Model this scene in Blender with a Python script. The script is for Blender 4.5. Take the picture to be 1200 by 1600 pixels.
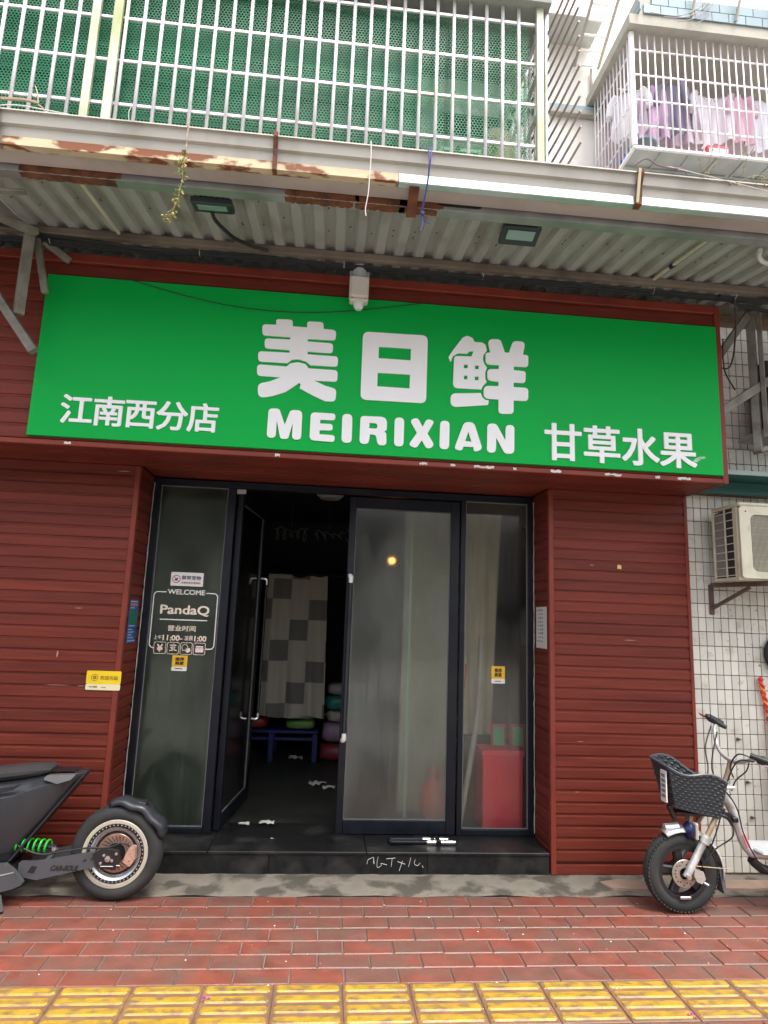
import bpy, math, random
from mathutils import Vector, Matrix
random.seed(7)
PI = math.pi
for o in list(bpy.data.objects): bpy.data.objects.remove(o)
SC = bpy.context.scene
COL = SC.collection

# ------------------------------------------------------------------ camera
cam = bpy.data.cameras.new('camera'); camo = bpy.data.objects.new('camera', cam); COL.objects.link(camo)
cam.sensor_fit = 'HORIZONTAL'; cam.sensor_width = 36; cam.lens = 982.0 / 1200 * 36
cam.clip_start = 0.05; cam.clip_end = 500
def cam_rot(pi, ya, ro):
    cp, sp, cy, sy, cr, sr = math.cos(pi), math.sin(pi), math.cos(ya), math.sin(ya), math.cos(ro), math.sin(ro)
    base = Matrix(((1,0,0),(0,0,-1),(0,1,0)))
    rz = Matrix(((cy,-sy,0),(sy,cy,0),(0,0,1)))
    rx = Matrix(((1,0,0),(0,cp,-sp),(0,sp,cp)))
    rr = Matrix(((cr,-sr,0),(sr,cr,0),(0,0,1)))
    return rr @ rx @ base @ rz
RW = cam_rot(math.radians(-9.70), math.radians(4.85), math.radians(2.13))
camo.matrix_world = Matrix.Translation((0,0,1.6)) @ (RW.transposed() @ Matrix(((1,0,0),(0,-1,0),(0,0,-1)))).to_4x4()
SC.camera = camo

# ------------------------------------------------------------------ sky, sun, exposure
SUN_EL, SUN_AZ = math.radians(68), math.radians(150)      # azimuth from +Y towards +X: behind the camera, to the right
world = bpy.data.worlds.new('World'); SC.world = world; world.use_nodes = True
wn = world.node_tree; bg = wn.nodes['Background']
sky = wn.nodes.new('ShaderNodeTexSky'); sky.sky_type = 'NISHITA'; sky.sun_disc = False
sky.sun_elevation = SUN_EL; sky.sun_rotation = SUN_AZ; sky.air_density = 1.0; sky.dust_density = 6.0; sky.ozone_density = 1.0
hz = wn.nodes.new('ShaderNodeHueSaturation'); hz.inputs['Saturation'].default_value = 0.45      # pale, thinly overcast sky
wn.links.new(sky.outputs[0], hz.inputs['Color']); wn.links.new(hz.outputs[0], bg.inputs[0]); bg.inputs[1].default_value = 0.13
sl = bpy.data.lights.new('sun', 'SUN'); sl.energy = 0.9; sl.angle = math.radians(16); sl.color = (1.0, 0.96, 0.9)
so = bpy.data.objects.new('sun', sl); COL.objects.link(so)
sd = Vector((math.sin(SUN_AZ)*math.cos(SUN_EL), math.cos(SUN_AZ)*math.cos(SUN_EL), math.sin(SUN_EL)))
so.rotation_euler = (-sd).to_track_quat('-Z', 'Y').to_euler()
so.location = sd * 30
SC.view_settings.view_transform = 'Standard'; SC.view_settings.look = 'None'
SC.view_settings.gamma = 1; SC.view_settings.use_curve_mapping = False
SC.view_settings.exposure = 1.75
SC.cycles.use_denoising = True
SC.cycles.max_bounces = 10; SC.cycles.transparent_max_bounces = 16; SC.cycles.caustics_reflective = False

# ------------------------------------------------------------------ materials
MATS = {}
def mat(name, col, rough=0.6, metal=0.0, var=0.12, scale=6.0, stretch=(1,1,1), objvar=0.0, dirt=None, dirt_amt=0.4, dirt_scale=3.0, dirt_stretch=(1,1,1), dirt_hi=0.74, bump=0.0, bump_scale=60.0, col2=None, spec=0.5, coat=0.0, emit=None, estr=0.0, alpha=None, transl=0.0):
    if name in MATS: return MATS[name]
    m = bpy.data.materials.new(name); m.use_nodes = True; nt = m.node_tree; N = nt.nodes; L = nt.links
    b = N['Principled BSDF']; MATS[name] = m
    b.inputs['Roughness'].default_value = rough; b.inputs['Metallic'].default_value = metal
    b.inputs['Specular IOR Level'].default_value = spec; b.inputs['Coat Weight'].default_value = coat
    geo = N.new('ShaderNodeNewGeometry')
    def noise(sc, st, detail=4.0):
        mp = N.new('ShaderNodeMapping'); mp.inputs['Scale'].default_value = st; L.new(geo.outputs['Position'], mp.inputs[0])
        t = N.new('ShaderNodeTexNoise'); t.inputs['Scale'].default_value = sc; t.inputs['Detail'].default_value = detail
        L.new(mp.outputs[0], t.inputs['Vector']); return t.outputs['Fac']
    def mixc(fac, a, bcol, blend='MIX'):
        x = N.new('ShaderNodeMix'); x.data_type = 'RGBA'; x.blend_type = blend
        for sock, v in ((x.inputs[0], fac), (x.inputs[6], a), (x.inputs[7], bcol)):
            if hasattr(v, 'is_linked'): L.new(v, sock)
            elif isinstance(v, tuple): sock.default_value = (*v[:3], 1)
            else: sock.default_value = v
        return x.outputs[2]
    def ramp(v, lo, hi):
        r = N.new('ShaderNodeMapRange'); L.new(v, r.inputs[0]); r.inputs[1].default_value = lo; r.inputs[2].default_value = hi; return r.outputs[0]
    c = tuple(col)
    oi = N.new('ShaderNodeObjectInfo')
    if col2: c = mixc(oi.outputs['Random'], c, tuple(col2))
    n1 = noise(scale, stretch)
    hs = N.new('ShaderNodeHueSaturation')
    ma = N.new('ShaderNodeMapRange'); L.new(n1, ma.inputs[0]); ma.inputs[1].default_value = 0.25; ma.inputs[2].default_value = 0.75
    ma.inputs[3].default_value = 1 - var; ma.inputs[4].default_value = 1 + var
    if objvar:
        mo = N.new('ShaderNodeMapRange'); L.new(oi.outputs['Random'], mo.inputs[0]); mo.inputs[3].default_value = 1 - objvar; mo.inputs[4].default_value = 1 + objvar
        mm = N.new('ShaderNodeMath'); mm.operation = 'MULTIPLY'; L.new(ma.outputs[0], mm.inputs[0]); L.new(mo.outputs[0], mm.inputs[1]); L.new(mm.outputs[0], hs.inputs['Value'])
    else: L.new(ma.outputs[0], hs.inputs['Value'])
    if isinstance(c, tuple): hs.inputs['Color'].default_value = (*c, 1)
    else: L.new(c, hs.inputs['Color'])
    c = hs.outputs[0]
    if dirt:
        d = ramp(noise(dirt_scale, dirt_stretch, 6.0), 0.62 - dirt_amt*0.3, dirt_hi)
        c = mixc(d, c, tuple(dirt))
    L.new(c, b.inputs['Base Color'])
    if bump:
        bp = N.new('ShaderNodeBump'); bp.inputs['Strength'].default_value = bump; bp.inputs['Distance'].default_value = 0.004
        L.new(noise(bump_scale, stretch), bp.inputs['Height']); L.new(bp.outputs[0], b.inputs['Normal'])
    if rough > 0.12 and metal < 0.9:
        rr = N.new('ShaderNodeMapRange'); L.new(n1, rr.inputs[0]); rr.inputs[3].default_value = max(0.05, rough - 0.12); rr.inputs[4].default_value = min(1, rough + 0.12); L.new(rr.outputs[0], b.inputs['Roughness'])
    if emit: b.inputs['Emission Color'].default_value = (*emit, 1); b.inputs['Emission Strength'].default_value = estr
    if transl:
        ou = N['Material Output']; tr = N.new('ShaderNodeBsdfTranslucent'); L.new(c, tr.inputs[0]); mx = N.new('ShaderNodeMixShader'); mx.inputs[0].default_value = transl
        L.new(b.outputs[0], mx.inputs[1]); L.new(tr.outputs[0], mx.inputs[2]); L.new(mx.outputs[0], ou.inputs[0])
    return m

def glass_mat(name, dust=(0.30,0.31,0.28), lo=0.10, hi=0.45, blur=0.22, tint=(0.80,0.84,0.80), frost=0.45):
    m = bpy.data.materials.new(name); m.use_nodes = True; nt = m.node_tree; N = nt.nodes; L = nt.links
    N.remove(N['Principled BSDF']); ou = N['Material Output']
    geo = N.new('ShaderNodeNewGeometry')
    def noise(sc, st, det=5):
        mp = N.new('ShaderNodeMapping'); mp.inputs['Scale'].default_value = st; L.new(geo.outputs['Position'], mp.inputs[0])
        t = N.new('ShaderNodeTexNoise'); t.inputs['Scale'].default_value = sc; t.inputs['Detail'].default_value = det; L.new(mp.outputs[0], t.inputs['Vector']); return t.outputs['Fac']
    a = N.new('ShaderNodeMix'); a.inputs[0].default_value = 0.22                 # mostly cloudy film, with a few faint runs
    L.new(noise(2.6, (1,1,0.55), 4), a.inputs[2]); L.new(noise(55, (1,1,0.04)), a.inputs[3])
    r = N.new('ShaderNodeMapRange'); L.new(a.outputs[0], r.inputs[0]); r.inputs[1].default_value = 0.36; r.inputs[2].default_value = 0.66; r.inputs[3].default_value = lo; r.inputs[4].default_value = hi
    rf = N.new('ShaderNodeBsdfRefraction'); rf.inputs['Color'].default_value = (*tint, 1); rf.inputs['Roughness'].default_value = blur; rf.inputs['IOR'].default_value = 1.12
    df = N.new('ShaderNodeBsdfDiffuse'); df.inputs[0].default_value = (*dust, 1)
    tp = N.new('ShaderNodeBsdfTransparent'); tp.inputs[0].default_value = (*tint, 1)
    m0 = N.new('ShaderNodeMixShader'); m0.inputs[0].default_value = frost; L.new(tp.outputs[0], m0.inputs[1]); L.new(rf.outputs[0], m0.inputs[2])
    m1 = N.new('ShaderNodeMixShader'); L.new(r.outputs[0], m1.inputs[0]); L.new(m0.outputs[0], m1.inputs[1]); L.new(df.outputs[0], m1.inputs[2])
    gl = N.new('ShaderNodeBsdfGlossy'); gl.inputs['Roughness'].default_value = 0.09
    fr = N.new('ShaderNodeFresnel'); fr.inputs[0].default_value = 1.45
    m2 = N.new('ShaderNodeMixShader'); L.new(fr.outputs[0], m2.inputs[0]); L.new(m1.outputs[0], m2.inputs[1]); L.new(gl.outputs[0], m2.inputs[2])
    L.new(m2.outputs[0], ou.inputs[0]); return m

# ------------------------------------------------------------------ mesh helpers
class MB:
    def __init__(s): s.v = []; s.f = []
    def add(s, vs, fs):
        k = len(s.v); s.v += [tuple(p) for p in vs]; s.f += [tuple(i + k for i in f) for f in fs]; return s
    def box(s, x0, x1, y0, y1, z0, z1, mtx=None):
        vs = [(x0,y0,z0),(x1,y0,z0),(x1,y1,z0),(x0,y1,z0),(x0,y0,z1),(x1,y0,z1),(x1,y1,z1),(x0,y1,z1)]
        if mtx: vs = [mtx @ Vector(p) for p in vs]
        return s.add(vs, [(0,3,2,1),(4,5,6,7),(0,1,5,4),(1,2,6,5),(2,3,7,6),(3,0,4,7)])
    def bbox(s, x0, x1, y0, y1, z0, z1, c=0.004, mtx=None):     # box with all edges chamfered
        c = min(c, (x1-x0)*0.45, (y1-y0)*0.45, (z1-z0)*0.45)
        X, Y, Z = ((x0,x0+c,x1-c,x1), (y0,y0+c,y1-c,y1), (z0,z0+c,z1-c,z1)); vs = []; idx = {}
        for i in (0,3):
            for j in (1,2):
                for k in (1,2): idx[('x',i,j,k)] = len(vs); vs.append((X[i],Y[j],Z[k]))
        for j in (0,3):
            for i in (1,2):
                for k in (1,2): idx[('y',i,j,k)] = len(vs); vs.append((X[i],Y[j],Z[k]))
        for k in (0,3):
            for i in (1,2):
                for j in (1,2): idx[('z',i,j,k)] = len(vs); vs.append((X[i],Y[j],Z[k]))
        g = lambda *a: idx[a]; fs = []
        fs += [(g('x',0,1,1),g('x',0,1,2),g('x',0,2,2),g('x',0,2,1)), (g('x',3,1,1),g('x',3,2,1),g('x',3,2,2),g('x',3,1,2))]
        fs += [(g('y',1,0,1),g('y',2,0,1),g('y',2,0,2),g('y',1,0,2)), (g('y',1,3,1),g('y',1,3,2),g('y',2,3,2),g('y',2,3,1))]
        fs += [(g('z',1,1,0),g('z',1,2,0),g('z',2,2,0),g('z',2,1,0)), (g('z',1,1,3),g('z',2,1,3),g('z',2,2,3),g('z',1,2,3))]
        for i, i2 in ((0,1),(3,2)):
            for j, j2 in ((0,1),(3,2)): fs.append((g('x',i,j2,1),g('x',i,j2,2),g('y',i2,j,2),g('y',i2,j,1)))
            for k, k2 in ((0,1),(3,2)): fs.append((g('x',i,1,k2),g('x',i,2,k2),g('z',i2,2,k),g('z',i2,1,k)))
        for j, j2 in ((0,1),(3,2)):
            for k, k2 in ((0,1),(3,2)): fs.append((g('y',1,j,k2),g('y',2,j,k2),g('z',2,j2,k),g('z',1,j2,k)))
        for i, i2 in ((0,1),(3,2)):
            for j, j2 in ((0,1),(3,2)):
                for k, k2 in ((0,1),(3,2)): fs.append((g('x',i,j2,k2),g('y',i2,j,k2),g('z',i2,j2,k)))
        if mtx: vs = [mtx @ Vector(p) for p in vs]
        return s.add(vs, fs)
    def tube(s, pts, r, n=8, cap=True):
        pts = [Vector(p) for p in pts]; rs = list(r) if isinstance(r, (list, tuple)) else [r]*len(pts)
        if 3 <= len(pts) <= 12:                                  # round the bends of a coarse path
            q = []; qr = []
            for i in range(len(pts)-1):
                p0, p1, p2, p3 = pts[max(i-1,0)], pts[i], pts[i+1], pts[min(i+2,len(pts)-1)]
                for k in range(5):
                    t = k/5; q.append(0.5*(2*p1 + (p2-p0)*t + (2*p0-5*p1+4*p2-p3)*t*t + (3*p1-p0-3*p2+p3)*t**3)); qr.append(rs[i]*(1-t)+rs[i+1]*t)
            q.append(pts[-1]); qr.append(rs[-1]); pts, rs = q, qr
        base = len(s.v); up = None
        for i, p in enumerate(pts):
            d = (pts[min(i+1, len(pts)-1)] - pts[max(i-1, 0)]).normalized()
            if up is None: up = d.orthogonal().normalized()
            else:
                up = up - d*up.dot(d); up = up.normalized() if up.length > 1e-6 else d.orthogonal().normalized()
            w = d.cross(up)
            for k in range(n): a = 2*PI*k/n; s.v.append(tuple(p + (up*math.cos(a) + w*math.sin(a))*rs[i]))
        for i in range(len(pts)-1):
            for k in range(n): a = base+i*n+k; b = base+i*n+(k+1) % n; s.f.append((a, b, b+n, a+n))
        if cap: s.f.append(tuple(base+k for k in range(n))[::-1]); s.f.append(tuple(base+(len(pts)-1)*n+k for k in range(n)))
        return s
    def bar(s, a, b, w, h, up=(0,0,1), c=0.002):                # rectangular bar from a to b
        a, b = Vector(a), Vector(b); d = b - a; L = d.length; x = d.normalized(); u = Vector(up); y = u.cross(x)
        y = y.normalized() if y.length > 1e-5 else x.orthogonal().normalized(); z = x.cross(y)
        m = Matrix.Translation(a) @ Matrix((x, y, z)).transposed().to_4x4()
        return s.bbox(0, L, -w/2, w/2, -h/2, h/2, c, m)
    def lathe(s, prof, center, n=40, axis='Y', close=False):    # prof: (radius, offset along axis)
        base = len(s.v); cx, cy, cz = center
        for r, t in prof:
            for k in range(n):
                a = 2*PI*k/n; u, w = r*math.cos(a), r*math.sin(a)
                s.v.append((cx+u, cy+t, cz+w) if axis == 'Y' else (cx+u, cy+w, cz+t) if axis == 'Z' else (cx+t, cy+u, cz+w))
        m = len(prof); rng = range(m) if close else range(m-1)
        for i in rng:
            for k in range(n): s.f.append((base+i*n+k, base+i*n+(k+1) % n, base+((i+1) % m)*n+(k+1) % n, base+((i+1) % m)*n+k))
        return s
    def prism(s, poly, y0, y1, plane='XZ'):                      # outline extruded through a thickness
        n = len(poly); k = len(s.v)
        P = (lambda a, b, t: (a, t, b)) if plane == 'XZ' else (lambda a, b, t: (a, b, t)) if plane == 'XY' else (lambda a, b, t: (t, a, b))
        s.v += [P(a, b, y0) for a, b in poly] + [P(a, b, y1) for a, b in poly]
        s.f.append(tuple(k+i for i in range(n))); s.f.append(tuple(k+n+i for i in range(n))[::-1])
        for i in range(n): j = (i+1) % n; s.f.append((k+j, k+i, k+n+i, k+n+j))
        return s
    def mesh(s, name, m=None, smooth=False, off=(0,0,0)):
        me = bpy.data.meshes.new(name); ox, oy, oz = off
        me.from_pydata([(x-ox, y-oy, z-oz) for x, y, z in s.v], [], s.f); me.update()
        if m: me.materials.append(m)
        if smooth: me.polygons.foreach_set('use_smooth', [True]*len(me.polygons))
        return me
    def build(s, name, m, parent=None, smooth=False, fix=True):
        off = root_loc(parent)
        me = s.mesh(name, m, smooth, off)
        if fix:
            import bmesh
            bm = bmesh.new(); bm.from_mesh(me); bmesh.ops.recalc_face_normals(bm, faces=bm.faces); bm.to_mesh(me); bm.free()
        o = bpy.data.objects.new(name, me); COL.objects.link(o)
        if parent: o.parent = parent
        if smooth and smooth != 'all':
            for e in me.edges: pass
            me.set_sharp_from_angle(angle=math.radians(40))
        return o
def root_loc(p):
    v = Vector((0,0,0))
    while p is not None: v += p.location; p = p.parent
    return tuple(v)
def empty(name, loc=(0,0,0)):
    o = bpy.data.objects.new(name, None); o.location = loc; o.empty_display_size = 0.1; COL.objects.link(o); return o
def tag(o, label=None, cat=None, group=None, kind=None):
    if label: o['label'] = label
    if cat: o['category'] = cat
    if group: o['group'] = group
    if kind: o['kind'] = kind
    return o
def thing(name, loc, label, cat, group=None): return tag(empty(name, loc), label, cat, group)
def inst(me, name, parent, loc, rot=None):
    o = bpy.data.objects.new(name, me); COL.objects.link(o); o.parent = parent
    pl = root_loc(parent); o.location = (loc[0]-pl[0], loc[1]-pl[1], loc[2]-pl[2])
    if rot: o.rotation_euler = rot
    return o
def curve_mesh(c):
    o = bpy.data.objects.new('tmp', c); COL.objects.link(o)
    dg = bpy.context.evaluated_depsgraph_get(); me = bpy.data.meshes.new_from_object(o.evaluated_get(dg))
    bpy.data.objects.remove(o); bpy.data.curves.remove(c); return me
def text_mesh(body, bold=0.0, ext=0.0):                          # bold: shifted copies, each a hair in front of the last
    c = bpy.data.curves.new('text', 'FONT'); c.body = body; c.size = 1; c.extrude = ext; c.resolution_u = 3
    me = curve_mesh(c)
    if bold <= 0: return me
    vs = [v.co.copy() for v in me.vertices]; fs = [tuple(p.vertices) for p in me.polygons]; V = []; Fc = []
    for k, (dx, dy) in enumerate(((0,0),(1,0),(-1,0),(0,1),(0,-1),(.8,.8),(-.8,.8),(.8,-.8),(-.8,-.8))):
        n = len(V); V += [(p.x+dx*bold, p.y+dy*bold*0.8, p.z+k*0.0018) for p in vs]; Fc += [tuple(i+n for i in f) for f in fs]
    m2 = bpy.data.meshes.new('text'); m2.from_pydata(V, [], Fc); return m2
def place_text(body, x0, x1, z0, z1, y, m, parent, name='lettering', bold=0.0, ext=0.0, shear=0.0, plane='Y'):
    me = text_mesh(body, bold); xs = [v.co.x for v in me.vertices]; ys = [v.co.y for v in me.vertices]
    ax, bx, ay, by = min(xs), max(xs), min(ys), max(ys); off = root_loc(parent)
    for v in me.vertices:
        u = (v.co.x-ax)/(bx-ax); w = (v.co.y-ay)/(by-ay); X = x0 + (x1-x0)*u + shear*w; Z = z0 + (z1-z0)*w
        v.co = (X-off[0], y-v.co.z*0.12-off[1], Z-off[2]) if plane == 'Y' else (y-off[0], X-off[1], Z-off[2])
    me.materials.clear(); me.materials.append(m); me.update()
    o = bpy.data.objects.new(name, me); COL.objects.link(o); o.parent = parent; return o
def round_poly(pts):
    out = []; n = len(pts)
    for i in range(n):
        x, z, r = pts[i]; p = Vector((x, z)); a = Vector(pts[i-1][:2]); b = Vector(pts[(i+1) % n][:2])
        if r <= 0: out.append((x, z)); continue
        d1, d2 = (a-p), (b-p); l1, l2 = d1.length, d2.length; d1.normalize(); d2.normalize()
        ang = d1.angle(d2); t = min(r/math.tan(max(ang/2, 0.2)), l1*0.49, l2*0.49)
        s, e = p + d1*t, p + d2*t
        for k in range(7): u = k/6; q = s*(1-u)**2 + p*2*u*(1-u) + e*u*u; out.append((q.x, q.y))
    return out
def shape_mesh(contours, ext):                                   # outlines with holes, filled and extruded
    c = bpy.data.curves.new('shape', 'CURVE'); c.dimensions = '2D'; c.fill_mode = 'BOTH'; c.extrude = ext
    for pts in contours:
        sp = c.splines.new('POLY'); sp.points.add(len(pts)-1); sp.use_cyclic_u = True
        for i, (x, z) in enumerate(pts): sp.points[i].co = (x, z, 0, 1)
    return curve_mesh(c)
def place_shape(contours, y, m, parent, name, ext=0.0015):
    me = shape_mesh(contours, ext); off = root_loc(parent)
    for v in me.vertices: v.co = (v.co.x-off[0], y-v.co.z-off[1], v.co.y-off[2])
    me.materials.clear(); me.materials.append(m); me.update()
    o = bpy.data.objects.new(name, me); COL.objects.link(o); o.parent = parent; return o
def rrect(x0, x1, z0, z1, r): return round_poly([(x0,z0,r),(x1,z0,r),(x1,z1,r),(x0,z1,r)])
def arc(cx, cz, r, a0, a1, n=12): return [(cx+r*math.cos(a0+(a1-a0)*i/n), cz+r*math.sin(a0+(a1-a0)*i/n)) for i in range(n+1)]
GLYPHS = {'mei':[[[(-0.499,3.423,0.0243),(-0.411,3.426,0.0),(-0.414,3.465,0.0445),(-0.309,3.469,0.0445),(-0.306,3.424,0.0),(-0.215,3.424,0.0),(-0.217,3.466,0.0445),(-0.112,3.468,0.0445),(-0.11,3.422,0.0),(-0.029,3.42,0.0243),(-0.029,3.35,0.0243),(-0.206,3.346,0.0),(-0.207,3.329,0.0),(-0.044,3.328,0.0243),(-0.043,3.261,0.0243),(-0.203,3.261,0.0),(-0.202,3.242,0.0),(-0.008,3.242,0.0243),(-0.007,3.173,0.0243),(-0.18,3.171,0.0),(-0.21,3.194,0.0162),(-0.259,3.205,0.0243),(-0.299,3.199,0.0162),(-0.325,3.173,0.0),(-0.507,3.172,0.0243),(-0.512,3.24,0.0243),(-0.316,3.244,0.0),(-0.317,3.261,0.0),(-0.473,3.263,0.0243),(-0.478,3.329,0.0243),(-0.317,3.333,0.0),(-0.318,3.349,0.0),(-0.493,3.349,0.0243)]],[[(-0.513,3.152,0.0243),(-0.328,3.151,0.0),(-0.305,3.174,0.0162),(-0.258,3.185,0.0243),(-0.209,3.175,0.0162),(-0.191,3.149,0.0),(-0.006,3.149,0.0243),(-0.005,3.072,0.0243),(-0.15,3.07,0.0),(-0.08,3.041,0.0324),(-0.008,3.025,0.0324),(-0.01,2.939,0.0364),(-0.075,2.94,0.0243),(-0.14,2.965,0.0324),(-0.239,3.013,0.0),(-0.233,3.041,0.0032),(-0.243,3.051,0.0049),(-0.257,3.037,0.0081),(-0.325,2.982,0.0486),(-0.403,2.951,0.0486),(-0.492,2.93,0.0405),(-0.499,3.024,0.0364),(-0.425,3.046,0.0324),(-0.363,3.076,0.0),(-0.508,3.078,0.0243)]]],'ri':[[[(0.144,3.425,0.0432),(0.566,3.43,0.0405),(0.566,2.969,0.0405),(0.146,2.966,0.0405)],[(0.25,3.329,0.0),(0.458,3.331,0.0),(0.459,3.251,0.0),(0.251,3.251,0.0)],[(0.249,3.152,0.0),(0.458,3.154,0.0),(0.457,3.061,0.0),(0.249,3.061,0.0)]]],'xian':[[[(0.72,3.258,0.0034),(0.705,3.294,0.0115),(0.736,3.346,0.0344),(0.795,3.433,0.0229),(0.825,3.451,0.0258),(0.861,3.438,0.0172),(0.875,3.411,0.0),(0.928,3.41,0.0143),(0.948,3.397,0.0115),(0.958,3.357,0.0),(0.935,3.324,0.0115),(0.932,3.292,0.0115),(0.942,3.262,0.0115),(0.96,3.238,0.0),(0.948,3.206,0.0115),(0.949,3.163,0.0115),(0.958,3.139,0.0),(0.934,3.112,0.0115),(0.923,3.087,0.0),(0.738,3.085,0.0344),(0.742,3.303,0.0229),(0.857,3.309,0.0),(0.869,3.345,0.0),(0.842,3.343,0.0),(0.827,3.325,0.0),(0.767,3.324,0.0229),(0.734,3.302,0.0115)],[(0.807,3.249,0.0),(0.833,3.25,0.0),(0.833,3.226,0.0),(0.807,3.224,0.0)],[(0.88,3.248,0.0),(0.906,3.25,0.0),(0.906,3.225,0.0),(0.88,3.223,0.0)],[(0.808,3.174,0.0),(0.832,3.176,0.0),(0.832,3.15,0.0),(0.809,3.148,0.0)],[(0.88,3.173,0.0),(0.905,3.175,0.0),(0.906,3.149,0.0),(0.88,3.147,0.0)]],[[(0.724,3.047,0.0373),(0.92,3.063,0.0),(0.929,3.038,0.0086),(0.947,3.02,0.0086),(0.973,3.016,0.0),(0.971,2.986,0.0143),(0.725,2.954,0.0373)]],[[(0.959,3.437,0.043),(1.048,3.444,0.0344),(1.077,3.354,0.0034),(1.106,3.353,0.0034),(1.132,3.437,0.0344),(1.217,3.441,0.0402),(1.199,3.347,0.0),(1.236,3.346,0.0229),(1.234,3.263,0.0229),(1.138,3.261,0.0),(1.138,3.236,0.0),(1.219,3.232,0.0201),(1.215,3.151,0.0229),(1.137,3.151,0.0),(1.137,3.119,0.0),(1.235,3.12,0.0258),(1.233,3.03,0.0258),(1.137,3.028,0.0),(1.137,2.937,0.0258),(1.038,2.932,0.0258),(1.038,3.027,0.0),(0.941,3.028,0.0344),(0.94,3.114,0.0344),(1.037,3.118,0.0),(1.037,3.147,0.0),(0.964,3.153,0.0287),(0.963,3.229,0.0258),(1.038,3.235,0.0),(1.04,3.262,0.0),(0.951,3.262,0.0287),(0.95,3.341,0.0229),(0.982,3.345,0.0)]]],'M':[[[(-0.422,2.868,0.0284),(-0.356,2.872,0.0269),(-0.316,2.769,0.0),(-0.287,2.867,0.0269),(-0.213,2.87,0.0319),(-0.21,2.68,0.0276),(-0.267,2.678,0.0276),(-0.267,2.786,0.0),(-0.291,2.679,0.0198),(-0.338,2.679,0.0198),(-0.367,2.794,0.0),(-0.367,2.681,0.0276),(-0.422,2.681,0.0276)]]],'E':[[[(-0.16,2.861,0.0298),(-0.006,2.862,0.0206),(-0.005,2.818,0.0206),(-0.098,2.817,0.0),(-0.099,2.792,0.0),(-0.019,2.793,0.0198),(-0.019,2.751,0.0198),(-0.098,2.749,0.0),(-0.1,2.723,0.0),(-0.003,2.721,0.0213),(-0.003,2.677,0.0213),(-0.159,2.681,0.0319)]]],'I1':[[[(0.037,2.864,0.0305),(0.1,2.865,0.0305),(0.104,2.678,0.0305),(0.04,2.677,0.0305)]]],'R':[[[(0.152,2.858,0.0248),(0.319,2.862,0.0567),(0.321,2.777,0.0354),(0.304,2.767,0.0043),(0.318,2.755,0.0248),(0.323,2.676,0.0269),(0.268,2.675,0.0269),(0.253,2.74,0.0177),(0.216,2.743,0.0),(0.21,2.678,0.0284),(0.152,2.677,0.0284)],[(0.21,2.816,0.0),(0.261,2.816,0.017),(0.26,2.781,0.0142),(0.209,2.781,0.0)]]],'I2':[[[(0.369,2.863,0.029),(0.429,2.864,0.029),(0.43,2.676,0.029),(0.37,2.675,0.029)]]],'X':[[[(0.465,2.852,0.0267),(0.514,2.872,0.0267),(0.548,2.812,0.0),(0.574,2.867,0.0252),(0.625,2.855,0.0267),(0.58,2.77,0.0),(0.629,2.693,0.0267),(0.579,2.665,0.0267),(0.546,2.724,0.0),(0.512,2.67,0.0267),(0.459,2.686,0.0267),(0.513,2.77,0.0)]]],'I3':[[[(0.66,2.86,0.029),(0.721,2.862,0.029),(0.72,2.675,0.029),(0.659,2.674,0.029)]]],'A':[[[(0.815,2.861,0.0371),(0.878,2.864,0.0371),(0.936,2.689,0.0267),(0.883,2.668,0.0267),(0.876,2.7,0.0),(0.814,2.7,0.0),(0.801,2.67,0.0267),(0.753,2.679,0.0267)],[(0.843,2.799,0.0),(0.864,2.734,0.0),(0.823,2.736,0.0)]]],'N':[[[(0.966,2.861,0.0282),(1.024,2.864,0.0334),(1.084,2.756,0.0),(1.087,2.86,0.0275),(1.143,2.861,0.0275),(1.142,2.672,0.0334),(1.082,2.668,0.0334),(1.024,2.772,0.0),(1.022,2.672,0.0275),(0.965,2.67,0.0275)]]]}
# ------------------------------------------------------------------ the setting
m_asphalt = mat('road_concrete', (0.24,0.23,0.215), 0.85, var=0.2, scale=40, bump=0.4)
m_mortar = mat('paving_joint', (0.14,0.115,0.098), 0.9, var=0.3, scale=5, dirt=(0.07,0.06,0.053), dirt_amt=0.8, dirt_scale=1.6)
m_brick = mat('paving_brick', (0.205,0.056,0.036), 0.46, var=0.25, scale=9, col2=(0.120,0.054,0.042), dirt=(0.125,0.066,0.050), dirt_amt=0.55, dirt_hi=0.66, dirt_scale=6.0, bump=0.5, bump_scale=90, objvar=0.12)
m_tact = mat('tactile_yellow', (0.32,0.20,0.022), 0.45, var=0.18, scale=14, dirt=(0.16,0.10,0.045), dirt_hi=0.66, dirt_amt=0.5, dirt_scale=26, dirt_stretch=(0.6,1,1), bump=0.5, bump_scale=120)
m_tbase = mat('tactile_base', (0.18,0.095,0.048), 0.6, var=0.25, scale=12, dirt=(0.12,0.07,0.05), dirt_amt=0.8, dirt_scale=9)
m_conc = mat('concrete', (0.20,0.18,0.145), 0.8, var=0.25, scale=5, dirt=(0.075,0.067,0.052), dirt_amt=0.5, dirt_hi=0.58, dirt_scale=5, bump=0.9, bump_scale=60)
gnd = tag(MB().add([(-60,-60,-0.03),(60,-60,-0.03),(60,60,-0.03),(-60,60,-0.03)], [(0,1,2,3)]).build('ground', m_asphalt, fix=False), kind='structure')
pav = tag(MB().box(-5,6.5,1.2,4.0,-0.028,-0.006).build('pavement', m_mortar), kind='structure')
bme = MB(); bw, bd = 0.2405, 0.1195
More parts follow.
